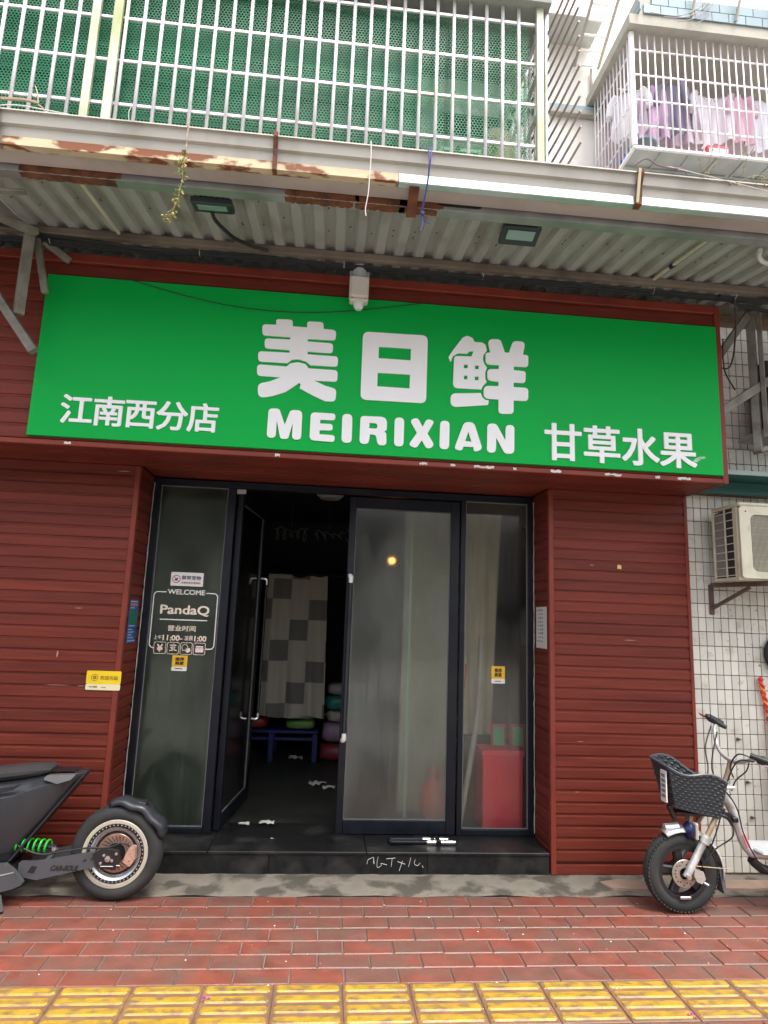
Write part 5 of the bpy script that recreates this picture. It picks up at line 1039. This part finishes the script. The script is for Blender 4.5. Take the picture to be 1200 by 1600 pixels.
# right edge: post with red panel, twisted strap, hanging helmet
pp = thing('pale_post', (3.10,4.2,0), 'pale upright post with a red panel at the right edge of the photo', 'post')
MB().bbox(3.075,3.115,4.18,4.22,0.02,0.98,0.004).build('post', mat('post_cream', (0.55,0.52,0.40), 0.5, var=0.08), pp); MB().bbox(3.1155,3.6,4.185,4.20,0.50,0.88,0.004).build('panel', mat('panel_red', (0.55,0.03,0.03), 0.5), pp)
ts = thing('twisted_strap', (3.06,4.22,0.9), 'red and orange twisted strap hanging on the tiled wall at right', 'strap')
q1, q2 = [], []
for i in range(60): u = i/59; a = u*30; x = 3.045+0.075*u; z = 1.27-0.42*u; q1.append((x+0.009*math.cos(a),4.268+0.009*math.sin(a),z)); q2.append((x-0.009*math.cos(a),4.268-0.009*math.sin(a),z))
MB().tube(q1,0.010,6).build('strand', mat('strap_orange', (0.62,0.16,0.03), 0.5), ts, True); MB().tube(q2,0.010,6).build('strand', mat('strap_red', (0.55,0.03,0.03), 0.5), ts, True)
MB().lathe([(0.001,-0.018),(0.016,-0.01),(0.018,0.006),(0.001,0.018)], (3.045,4.268,1.285), 12, 'Z').build('knob', MATS['strap_red'], ts, True)
hm = thing('rubber_ring', (3.18,4.2,1.35), 'black rubber ring hanging on the tiled wall at the right edge', 'rubber ring')
MB().lathe([(0.115+0.028*math.cos(a), 0.028*math.sin(a)) for a in [i*PI/5 for i in range(10)]], (3.225,4.262,1.46), 30, 'Y', True).build('ring', m_blk, hm, True); MB().tube([(3.225,4.27,1.575),(3.225,4.292,1.62)], 0.006, 6).build('hook', m_chrome, hm)
rk = thing('red_crate', (2.9,3.7,0), 'red plastic crate on the paving at the lower right edge', 'crate')
for z in (0.02,0.075,0.13): MB().bbox(2.72,3.0,3.62,3.645,z,z+0.045,0.006).build('slat', mat('crate_red', (0.45,0.03,0.03), 0.4), rk); MB().bbox(2.72,2.745,3.646,3.85,z,z+0.045,0.006).build('slat', MATS['crate_red'], rk)
MB().bbox(2.723,2.998,3.6455,3.85,0.004,0.02,0.004).build('base', MATS['crate_red'], rk)

# ------------------------------------------------------------------ electric scooter on the left
m_tyre = mat('tyre_rubber', (0.020,0.021,0.021), 0.8, var=0.3, scale=20, dirt=(0.042,0.04,0.036), dirt_amt=0.4)
m_body = mat('scooter_grey_plastic', (0.030,0.033,0.038), 0.30, var=0.06, scale=6)
m_arm = mat('swingarm_paint', (0.085,0.09,0.10), 0.4, metal=0.3, var=0.1, dirt=(0.09,0.09,0.09), dirt_amt=0.4, dirt_scale=12)
m_cream = mat('rim_cream', (0.42,0.39,0.31), 0.35, var=0.06); m_polish = mat('polished_alloy', (0.66,0.66,0.64), 0.25, metal=0.75, var=0.08)
m_copper = mat('brake_disc', (0.40,0.25,0.19), 0.35, metal=0.7, var=0.2, scale=30); m_black = mat('satin_black', (0.014,0.014,0.016), 0.4, var=0.15)
CY = 3.965
es = thing('electric_scooter', (-1.6,CY,0), 'dark grey electric scooter with a fat rear tyre parked at left', 'scooter')
def tyre(cx, cy, cz, R, w, rim, parent, tread=True):
    prof = [(rim,-w*0.40),(rim+0.012,-w*0.46),(R-0.045,-w*0.50),(R-0.020,-w*0.44),(R-0.006,-w*0.28),(R,0),(R-0.006,w*0.28),(R-0.020,w*0.44),(R-0.045,w*0.50),(rim+0.012,w*0.46),(rim,w*0.40)]
    wh = MB().lathe(prof, (cx,cy,cz), 64, 'Y').build('wheel', m_tyre, parent, smooth='all')
    return wh
WX, WZ = -1.108, 0.252
wh = tyre(WX,CY,WZ,0.252,0.135,0.176,es)
def ring(r0, r1, y0, y1, m, name, par, bevel=0.003, n=56, c=(WX,CY,WZ)): return MB().lathe([(r0,y1),(r0,y0+bevel),(r0+bevel,y0),(r1-bevel,y0),(r1,y0+bevel),(r1,y1)], c, n, 'Y').build(name, m, par, True)
ring(0.158,0.180,-0.062,0.060,m_cream,'rim_edge',wh)
ring(0.140,0.1575,-0.052,0.05,m_black,'rim_channel',wh)
MB().lathe([(0.140,-0.056),(0.136,-0.054),(0.120,-0.047),(0.1145,-0.036)], (WX,CY,WZ), 56, 'Y').build('rim_dish', m_polish, wh, True)
ring(0.004,0.1135,-0.036,0.036,m_black,'hub',wh)
dk = ring(0.052,0.102,-0.044,-0.040,m_copper,'brake_disc',wh,0.001)
b = MB()
for k in range(26):
    a = 2*PI*k/26; r0, r1 = 0.060, 0.092; p = [(WX+r0*math.cos(a),WZ+r0*math.sin(a)),(WX+r0*math.cos(a+.07),WZ+r0*math.sin(a+.07)),(WX+r1*math.cos(a+.24),WZ+r1*math.sin(a+.24)),(WX+r1*math.cos(a+.19),WZ+r1*math.sin(a+.19))]; b.prism(p, CY-0.0448, CY-0.0442)
b.build('disc_slots', m_black, wh)
b = MB()
for k in range(44): a = 2*PI*k/44; b.lathe([(0.001,-0.002),(0.0045,-0.001),(0.0045,0.003)], (WX+0.149*math.cos(a),CY-0.0525,WZ+0.149*math.sin(a)), 6, 'Y')
b.build('rim_bolts', m_chrome, wh)
sw = MB().prism(round_poly([(-1.60,0.150,.01),(-1.50,0.132,.01),(-1.17,0.205,.02),(-1.14,0.262,.02),(-1.20,0.276,.01),(-1.52,0.225,.02),(-1.60,0.222,.01)]), 3.865, 3.890).build('swingarm', m_arm, es)
MB().prism(round_poly([(-1.60,0.150,.01),(-1.50,0.132,.01),(-1.17,0.205,.02),(-1.14,0.262,.02),(-1.20,0.276,.01),(-1.52,0.225,.02),(-1.60,0.222,.01)]), 4.040, 4.065).build('swingarm', m_arm, es)
MB().prism(round_poly([(-1.215,0.270,.01),(-1.16,0.295,.02),(-1.075,0.285,.02),(-1.060,0.235,.02),(-1.085,0.185,.02),(-1.185,0.200,.02)]), 3.856, 3.880).build('axle_plate', m_black, es)
b = MB()
for x, z in ((-1.150,0.262),(-1.165,0.222),(-1.085,0.270),(-1.105,0.235)): b.lathe([(0.001,-0.006),(0.008,-0.005),(0.009,0.0)], (x,3.8555,z), 8, 'Y')
b.lathe([(0.001,-0.010),(0.017,-0.008),(0.019,0.0)], (-1.128,3.8555,0.245), 6, 'Y'); b.bbox(-1.165,-1.095,3.850,3.8555,0.204,0.209,0.001); b.bbox(-1.080,-1.058,3.850,3.8555,0.208,0.214,0.001); b.build('axle_nuts', m_chrome, es)
MB().prism(round_poly([(-1.050,0.225,.008),(-1.010,0.200,.01),(-0.985,0.240,.01),(-0.990,0.300,.01),(-1.020,0.305,.01),(-1.035,0.270,.008)]), 3.862, 3.905).build('brake_caliper', mat('caliper_copper', (0.62,0.40,0.32), 0.3, metal=0.6, var=0.25, scale=60), es)
place_text('CAR-SOUL', -1.435,-1.285,0.180,0.208,3.8640,m_black,es,'lettering',0.04,shear=0.012)
b = MB(); b.prism([(-1.548,0.172),(-1.515,0.166),(-1.500,0.200),(-1.53,0.205)], 3.8632, 3.8642); b.prism([(-1.265,0.226),(-1.245,0.230),(-1.25,0.243)], 3.8632,3.8642); b.prism([(-1.225,0.234),(-1.21,0.238),(-1.215,0.250)], 3.8632,3.8642); b.build('arm_marks', m_black, es)
MB().bar((-1.455,3.878,0.228),(-1.415,3.878,0.292),0.02,0.022).build('shock_mount', m_arm, es)
MB().tube([(-1.425,3.90,0.288),(-1.70,3.93,0.300)], 0.014, 8).build('shock_rod', m_black, es, True); MB().lathe([(0.001,-0.012),(0.011,-0.01),(0.012,0.0)], (-1.422,3.868,0.292), 10, 'Y').build('shock_bolt', m_chrome, es)
sp_ = []
for i in range(140): u = i/139; a = u*2*PI*6.5; sp_.append((-1.462-0.20*u, 3.905+0.029*math.cos(a), 0.290+0.012*u+0.033*math.sin(a)))
MB().tube(sp_, 0.0055, 6).build('shock_spring', mat('spring_green', (0.02,0.40,0.035), 0.3, var=0.05), es, True)
# rear fender
b = MB(); n = 18; a0, a1 = math.radians(104), math.radians(18)
for i in range(n+1):
    u = i/n; a = a0+(a1-a0)*u; r = 0.262+0.014*math.sin(u*PI*3)**2; w = 0.070*min(1, 0.55+u*1.4)*min(1,(1-u)*3+0.55)
    for t_, dr in ((-w,-0.020),(-w*0.92,0.004),(0,0.012),(w*0.92,0.004),(w,-0.020)): b.v.append((WX+(r+dr)*math.cos(a), CY+t_, WZ+(r+dr)*math.sin(a)))
for i in range(n):
    for k in range(4): q = i*5+k; b.f.append((q,q+1,q+6,q+5))
fo = b.build('rear_fender', m_body, es, smooth='all', fix=False); sm = fo.modifiers.new('thickness','SOLIDIFY'); sm.thickness = 0.006
MB().bar((-1.02,CY-0.02,0.513),(-0.95,CY-0.02,0.497),0.03,0.022).build('plate_clip', m_black, es); MB().tube([(-0.975,CY-0.03,0.50),(-0.955,CY-0.04,0.528)], 0.007, 6).build('plate_clip', m_black, es)
# bodywork: lofted hull from the tail forwards
def loft(secs, name, m, par):                                     # secs: list of rings of equal length
    b = MB(); n = len(secs[0])
    for s_ in secs: b.v += s_
    for i in range(len(secs)-1):
        for k in range(n): b.f.append((i*n+k,i*n+(k+1) % n,(i+1)*n+(k+1) % n,(i+1)*n+k))
    b.f.append(tuple(range(n))); b.f.append(tuple(range((len(secs)-1)*n,len(secs)*n))[::-1])
    o = b.build(name, m, par, smooth=True); return o
def hull(x, zt, zb, w, sh=0.62, cy=CY):
    zm = zb+(zt-zb)*sh
    return [(x,cy-w*0.55,zt),(x,cy-w,zt-(zt-zm)*0.45),(x,cy-w*0.97,zm),(x,cy-w*0.70,zb+(zm-zb)*0.25),(x,cy-w*0.40,zb),(x,cy+w*0.40,zb),(x,cy+w*0.70,zb+(zm-zb)*0.25),(x,cy+w*0.97,zm),(x,cy+w,zt-(zt-zm)*0.45),(x,cy+w*0.55,zt)]
loft([hull(-1.315,0.682,0.668,0.035),hull(-1.36,0.680,0.600,0.065),hull(-1.44,0.672,0.500,0.10),hull(-1.52,0.662,0.400,0.125),hull(-1.60,0.652,0.300,0.138),hull(-1.66,0.640,0.215,0.142),hull(-1.80,0.620,0.180,0.145),hull(-2.00,0.600,0.150,0.14),hull(-2.12,0.56,0.15,0.13)], 'body_shell', m_body, es)
loft([hull(-1.505,0.700,0.675,0.06,0.5),hull(-1.545,0.712,0.660,0.10,0.5),hull(-1.65,0.706,0.640,0.115,0.5),hull(-1.80,0.690,0.620,0.12,0.5),hull(-2.02,0.66,0.600,0.115,0.5),hull(-2.12,0.63,0.59,0.10,0.5)], 'seat', mat('seat_vinyl', (0.045,0.047,0.048), 0.42, var=0.08), es)
MB().prism([(-1.505,0.684),(-1.385,0.684),(-1.370,0.6835),(-1.40,0.6855),(-1.50,0.6855)], CY-0.055, CY+0.055).build('tail_recess_dark', m_black, es)  # flat black sheet whose colour stands in for the shade of a tail pocket
MB().prism(round_poly([(-1.345,0.684,.004),(-1.500,0.676,.01),(-1.52,0.655,.02),(-1.44,0.632,.03),(-1.37,0.655,.02)]), CY-0.118, CY-0.080).build('tail_panel', mat('tail_silver', (0.20,0.21,0.22), 0.25, metal=0.5, var=0.08), es)
MB().prism(round_poly([(-1.80,0.598,.01),(-1.66,0.622,.02),(-1.61,0.640,.01),(-1.66,0.603,.02),(-1.80,0.570,.01)]), CY-0.1475, CY-0.135).build('side_vent', m_black, es)
MB().prism(round_poly([(-1.86,0.20,.01),(-1.655,0.228,.01),(-1.60,0.190,.01),(-1.545,0.128,.012),(-1.60,0.105,.01),(-1.86,0.035,.01)]), 3.815, 3.850).build('foot_guard', m_arm, es)
MB().prism([(-1.86,0.125),(-1.60,0.186),(-1.598,0.192),(-1.86,0.131)], 3.812, 3.8148).build('guard_crease', mat('edge_grey', (0.3,0.31,0.32), 0.4), es)
MB().bbox(-2.5,-1.62,CY-0.12,CY+0.12,0.10,0.20,0.02).build('floor_pan', m_black, es)
MB().bar((-1.70,CY-0.10,0.12),(-1.62,CY-0.19,0.006),0.02,0.02).build('side_stand', m_black, es)
MB().tube([(-1.02,3.875,0.30),(-1.06,3.862,0.325),(-1.14,3.86,0.300),(-1.25,3.868,0.295),(-1.38,3.872,0.275),(-1.50,3.868,0.262),(-1.62,3.88,0.30)], 0.005, 6).build('brake_hose', m_blk, es, True)
MB().bar((-1.325,CY-0.02,0.665),(-1.655,CY-0.06,0.222),0.10,0.012,up=(0.8,0,-0.6)).build('under_tail', m_black, es)
# front of the scooter (outside the picture)
loft([hull(-2.45,0.95,0.14,0.17),hull(-2.52,1.0,0.16,0.16),hull(-2.60,0.95,0.35,0.10)], 'front_shield', m_body, es)
w2 = tyre(-2.78,CY,0.235,0.235,0.11,0.16,es); ring(0.01,0.165,-0.05,0.05,m_black,'hub',w2,c=(-2.78,CY,0.235))
MB().bar((-2.78,CY-0.075,0.235),(-2.56,CY-0.075,0.75),0.03,0.05).build('fork_leg', m_black, es); MB().bar((-2.78,CY+0.075,0.235),(-2.56,CY+0.075,0.75),0.03,0.05).build('fork_leg', m_black, es)
MB().tube([(-2.40,CY-0.34,1.02),(-2.50,CY-0.12,1.05),(-2.50,CY+0.12,1.05),(-2.40,CY+0.34,1.02)], 0.014, 8).build('handlebar', m_black, es, True)

# ------------------------------------------------------------------ electric bicycle on the right
m_silver = mat('frame_silver', (0.64,0.64,0.64), 0.35, metal=0.5, var=0.12, scale=8, dirt=(0.30,0.27,0.22), dirt_amt=0.35, dirt_scale=10)
m_forkr = mat('fork_rusty', (0.34,0.25,0.16), 0.5, metal=0.4, var=0.25, scale=16)
m_bask = mat('basket_plastic', (0.030,0.035,0.042), 0.38, var=0.12)
BY = 3.79; BX, BZ, BR = 2.135, 0.219, 0.219
eb = thing('electric_bicycle', (2.6,BY,0), 'silver electric bicycle with a black wicker-style basket parked at right', 'bicycle')
bw_ = tyre(BX,BY,BZ,BR,0.082,0.150,eb)
b = MB()
for k in range(60):
    a = 2*PI*k/60
    for s in (-1,1):
        R_ = Matrix.Translation((BX,BY,BZ)) @ Matrix.Rotation(-a,4,'Y') @ Matrix.Translation((BR-0.008,s*0.024,0)); b.bbox(-0.006,0.003,-0.012,0.012,-0.0075,0.0075,0.002,R_)
tag(b.build('tread_blocks', m_tyre, bw_), kind='stuff')
def ringb(r0, r1, y0, y1, m, name): return ring(r0,r1,y0,y1,m,name,bw_,0.002,48,(BX,BY,BZ))
ringb(0.128,0.152,-0.032,0.032,m_black,'rim')
for k in range(5):
    a = 2*PI*k/5+0.5; R_ = Matrix.Translation((BX,BY,BZ)) @ Matrix.Rotation(-a,4,'Y'); MB().bbox(0.05,0.131,-0.020,0.020,-0.024,0.024,0.008,R_).build('rim_spoke', m_black, bw_)
ringb(0.004,0.060,-0.030,0.030,m_black,'hub'); ringb(0.030,0.076,-0.046,-0.043,mat('bike_disc', (0.42,0.36,0.31), 0.4, metal=0.7, var=0.2, scale=40),'brake_disc')
b = MB()
for k in range(18): a = 2*PI*k/18; b.lathe([(0.001,-0.0004),(0.005,0)], (BX+0.058*math.cos(a+(k % 2)*.05),BY-0.0464,BZ+(0.050+0.012*(k % 2))*math.sin(a)), 6, 'Y')
b.build('disc_holes', m_black, bw_)
HX, HZ = 2.430, 0.700                                             # top of the steering column
for s in (-1, 1):
    y = BY+s*0.062
    MB().tube([(BX-0.002,y,BZ-0.012),(2.262,y,0.420)], 0.021, 10).build('fork_slider', m_silver, eb, True); MB().tube([(2.262,y,0.415),(2.372,y,0.605)], 0.0145, 10).build('fork_tube', m_forkr, eb, True)
    MB().lathe([(0.001,-0.014),(0.015,-0.012),(0.016,0.0)], (BX,y-0.02 if s < 0 else y+0.034,BZ), 8, 'Y').build('axle_nut', m_chrome, eb)
MB().tube([(2.245,BY-0.07,0.392),(2.268,BY-0.07,0.432)], 0.027, 10).build('fork_collar', m_silver, eb, True)
MB().bar((2.352,BY-0.085,0.575),(2.352,BY+0.085,0.575),0.05,0.022).build('fork_crown', m_black, eb); MB().bbox(2.375,2.455,BY-0.08,BY+0.08,0.690,0.708,0.006).build('fork_bridge', m_silver, eb)
MB().tube([(2.352,BY,0.555),(HX,BY,HZ)], 0.028, 12).build('head_tube', m_silver, eb, True); MB().tube([(HX,BY,HZ),(2.468,BY,0.80),(2.475,BY,0.835)], 0.014, 10).build('stem', m_forkr, eb, True)
# handlebar turned towards the street on the near side
MB().tube([(2.555,4.02,1.02),(2.530,4.02,0.985),(2.515,3.98,0.90),(2.495,3.90,0.855),(2.475,BY,0.840),(2.475,3.70,0.845),(2.49,3.63,0.872),(2.515,3.58,0.890)], 0.0115, 10).build('handlebar', m_silver, eb, True)
MB().tube([(2.505,4.03,1.055),(2.585,4.02,1.015)], 0.020, 8).build('grip', m_black, eb, True); MB().tube([(2.49,4.04,1.065),(2.52,4.035,1.045),(2.60,4.0,0.995)], [0.010,0.024,0.012], 8).build('throttle_block', m_black, eb, True)
MB().tube([(2.45,4.05,1.075),(2.475,4.05,1.060),(2.51,4.04,1.05)], [0.003,0.008,0.008], 6).build('brake_lever', mat('lever_red', (0.25,0.03,0.03), 0.4), eb, True)
MB().tube([(2.475,3.60,0.905),(2.60,3.50,0.862),(2.76,3.42,0.815)], [0.016,0.018,0.017], 10).build('grip', m_black, eb, True)
MB().bbox(2.505,2.560,3.55,3.60,0.860,0.905,0.010).build('switch_block', m_black, eb); MB().bbox(2.575,2.615,3.47,3.525,0.838,0.885,0.010).build('switch_block', m_black, eb)
MB().tube([(2.53,3.545,0.858),(2.57,3.49,0.835),(2.60,3.47,0.795),(2.615,3.46,0.752)], [0.009,0.007,0.0065,0.005], 6).build('brake_lever', m_chrome, eb, True)
for pts in ([(2.50,3.60,0.87),(2.44,3.66,0.86),(2.40,3.70,0.75),(2.37,3.72,0.60),(2.33,3.72,0.47),(2.25,3.72,0.30)],[(2.53,3.99,0.97),(2.46,3.95,0.80),(2.42,3.86,0.72),(2.45,3.72,0.60),(2.50,3.72,0.42),(2.62,3.72,0.24),(2.80,3.74,0.20)],[(2.48,3.62,0.86),(2.50,3.68,0.80),(2.46,3.72,0.74),(2.43,3.72,0.68)],[(2.52,3.58,0.87),(2.45,3.66,0.90),(2.43,3.72,0.82),(2.46,3.74,0.75)],[(2.51,4.02,1.0),(2.44,3.98,0.88),(2.42,3.93,0.76),(2.38,3.90,0.64)],[(2.40,3.72,0.56),(2.42,3.71,0.44),(2.30,3.71,0.36),(2.22,3.72,0.26)]):
    MB().tube(pts, 0.0042, 6).build('control_cable', m_blk, eb, True)
MB().tube([(2.18,BY-0.07,0.270),(2.40,BY-0.075,0.255)], 0.0028, 6).build('brake_rod', m_forkr, eb)
MB().prism(round_poly([(2.178,0.258,.008),(2.225,0.245,.01),(2.238,0.205,.01),(2.215,0.178,.008),(2.185,0.190,.008),(2.168,0.225,.01)]), BY-0.085, BY-0.048).build('brake_caliper', m_polish, eb)
MB().tube([(2.235,BY-0.07,0.182),(2.255,BY-0.08,0.172)], 0.008, 8).build('caliper_bolt', m_chrome, eb, True)
MB().bbox(2.10,2.165,BY-0.052,BY-0.044,0.085,0.100,0.002).build('wheel_weight', m_chrome, bw_)
# mudguard
b = MB(); n = 26; a0, a1 = math.radians(118), math.radians(-8)
for i in range(n+1):
    a = a0+(a1-a0)*i/n; r = BR+0.020
    for t_, dr in ((-0.048,-0.016),(-0.03,0.0),(0.0,0.006),(0.03,0.0),(0.048,-0.016)): b.v.append((BX+0.01+(r+dr)*math.cos(a), BY+t_, BZ+(r+dr)*math.sin(a)))
for i in range(n):
    for k in range(4): q = i*5+k; b.f.append((q,q+1,q+6,q+5))
o = b.build('mudguard', m_silver, eb, smooth='all', fix=False); o.modifiers.new('thickness','SOLIDIFY').thickness = 0.003
MB().prism([(2.350,0.255),(2.378,0.25),(2.388,0.14),(2.376,0.105),(2.362,0.17)], BY-0.035, BY+0.035).build('mud_flap', mat('flap_grey', (0.10,0.10,0.11), 0.6), eb)
# head lamp
lampc = (2.165,BY-0.03,0.452)
MB().bbox(2.150,2.200,BY-0.075,BY+0.005,0.408,0.498,0.022).build('headlamp', mat('lamp_blue', (0.012,0.018,0.085), 0.3), eb, True); MB().bbox(2.200,2.216,BY-0.075,BY,0.405,0.500,0.008).build('headlamp_rim', mat('lamp_cream', (0.6,0.58,0.48), 0.35), eb)
MB().tube([(2.045,BY,0.455),(2.13,BY,0.463)], 0.022, 8).build('lamp_bracket', m_silver, eb, True)
# basket: woven walls, wavy rim
bx0, bx1, by0, by1 = 2.022, 2.378, 3.675, 3.885
def bz_top(x, far=False): u = (x-bx0)/(bx1-bx0); return 0.815 - 0.080*u - 0.020*math.sin(u*2*PI) if not far else 0.832 - 0.080*u + 0.032*math.sin(u*1.8*PI)
def bz_bot(x): u = (x-bx0)/(bx1-bx0); return 0.585 - 0.060*u
def bpt(side, u, v):                                               # side 0 near, 1 far, 2 front, 3 rear ; v 0 bottom..1 top
    ins = 0.034*(1-v)
    if side in (0, 1):
        x = bx0+ins*1.5 + (bx1-bx0-ins*2.4)*u; y = (by0+ins) if side == 0 else (by1-ins); xr = bx0+(bx1-bx0)*u
        return Vector((x, y, bz_bot(xr)*(1-v) + bz_top(xr, side == 1)*v))
    x = bx0+ins*1.5 if side == 2 else bx1-ins*0.9; y = by0+ins + (by1-by0-2*ins)*u; xr = bx0 if side == 2 else bx1
    return Vector((x, y, bz_bot(xr)*(1-v) + (bz_top(xr)*(1-u)+bz_top(xr, True)*u)*v))
cent = Vector(((bx0+bx1)/2,(by0+by1)/2,0.68)); bk_ = MB(); wv = MB()
for side in range(4):
    k = len(bk_.v); nu, nv = 16, 8
    for i in range(nu+1):
        for j in range(nv+1): bk_.v.append(tuple(bpt(side,i/nu,j/nv)))
    for i in range(nu):
        for j in range(nv): a = k+i*(nv+1)+j; bk_.f.append((a,a+nv+1,a+nv+2,a+1))
    rows, cols = 12, 9 if side < 2 else 6
    for r in range(rows):
        for c in range(cols):
            u0 = (c+(0.5 if r % 2 else 0))/cols; u1 = min(1, u0+0.80/cols); v0 = (r+0.12)/rows; v1 = (r+0.88)/rows
            if u0 >= 0.985: continue
            for out in (-1, 1):
                nrm = Vector(((0,-1,0),(0,1,0),(-1,0,0),(1,0,0))[side])*out; um = (u0+u1)/2; vm = (v0+v1)/2; nrm = nrm*1.5
                p = [bpt(side,u0,vm)+nrm*0.001, bpt(side,um,v0)+nrm*0.003, bpt(side,u1,vm)+nrm*0.001, bpt(side,um,v1)+nrm*0.003, bpt(side,um,vm)+nrm*0.006]
                wv.add(p, [(0,1,4),(1,2,4),(2,3,4),(3,0,4)])
k = len(bk_.v); bk_.v += [tuple(bpt(0,0,0)),tuple(bpt(0,1,0)),tuple(bpt(1,1,0)),tuple(bpt(1,0,0))]; bk_.f.append((k,k+1,k+2,k+3))
bo = bk_.build('basket', m_bask, eb, smooth='all', fix=False)
tag(wv.build('weave', m_bask, bo, fix=False), kind='stuff')
rim = [tuple(bpt(0,i/24,1)) for i in range(25)] + [tuple(bpt(3,i/8,1)) for i in range(1,9)] + [tuple(bpt(1,1-i/24,1)) for i in range(1,25)] + [tuple(bpt(2,1-i/8,1)) for i in range(1,9)]
MB().tube(rim, 0.0075, 6).build('basket_rim', mat('rim_grey', (0.075,0.085,0.095), 0.35), bo, True)
MB().prism(round_poly([(3.695,0.615,.006),(3.755,0.615,.006),(3.755,0.790,.006),(3.695,0.790,.006)]), 2.014, 2.020, 'YZ').build('number_plate', m_swhite, eb)
b = MB()
for i in range(5): b.box(2.0125,2.0135,3.705,3.745,0.64+i*0.028,0.658+i*0.028)
b.build('plate_print', mat('plate_grey_print', (0.2,0.2,0.22), 0.6), eb)
MB().bar((2.10,BY,0.55),(2.36,BY,0.53),0.10,0.012).build('basket_carrier', m_black, eb); MB().bar((2.10,BY-0.03,0.50),(2.06,BY-0.03,0.585),0.03,0.02).build('carrier_strut', m_black, eb); MB().bar((2.20,BY,0.53),(2.19,BY,0.46),0.06,0.02).build('carrier_strut', m_forkr, eb)
# frame behind the steering: step-through tube, deck, seat, rear wheel
MB().tube([(2.40,BY,0.640),(2.455,BY,0.59),(2.50,BY,0.480),(2.53,BY,0.385),(2.565,BY,0.335),(2.63,BY,0.310),(3.00,BY,0.305)], 0.026, 12).build('down_tube', m_silver, eb, True)
MB().tube([(2.575,BY,0.285),(2.62,BY,0.245),(2.70,BY,0.222),(3.05,BY,0.21)], 0.026, 12).build('lower_tube', m_black, eb, True)
MB().bbox(2.575,3.02,BY-0.11,BY+0.11,0.335,0.355,0.008).build('deck', mat('deck_grey', (0.42,0.45,0.46), 0.5, var=0.15, scale=10), eb)
MB().bar((2.517,BY-0.030,0.43),(2.545,BY-0.030,0.36),0.004,0.024,up=(0,0,1)).build('frame_sticker', mat('sticker_pink', (0.62,0.22,0.25), 0.5), eb)
MB().bbox(2.435,2.475,BY-0.06,BY+0.06,0.500,0.530,0.006).build('lock_bracket', m_black, eb); MB().tube([(2.35,BY-0.06,0.545),(2.40,BY-0.065,0.530),(2.425,BY-0.07,0.485)], [0.010,0.012,0.006], 6).build('horn', m_black, eb, True)
MB().tube([(3.05,BY,0.25),(3.12,BY,0.78)], 0.022, 10).build('seat_post', m_silver, eb, True)
loft([hull(2.98,0.80,0.77,0.05,0.5,BY),hull(3.06,0.84,0.77,0.10,0.5,BY),hull(3.22,0.84,0.77,0.13,0.5,BY),hull(3.36,0.83,0.78,0.11,0.5,BY)], 'seat', m_black, eb)
w3 = tyre(3.36,BY,BR,BR,0.082,0.150,eb); ring(0.01,0.152,-0.03,0.03,m_black,'rim',w3,c=(3.36,BY,BR))
MB().bar((3.02,BY-0.06,0.24),(3.36,BY-0.06,BR),0.03,0.04).build('chain_stay', m_silver, eb); MB().bar((3.02,BY+0.06,0.24),(3.36,BY+0.06,BR),0.03,0.04).build('chain_stay', m_silver, eb)
MB().bar((2.95,BY-0.04,0.21),(2.90,BY-0.16,0.006),0.02,0.02).build('kick_stand', m_black, eb)
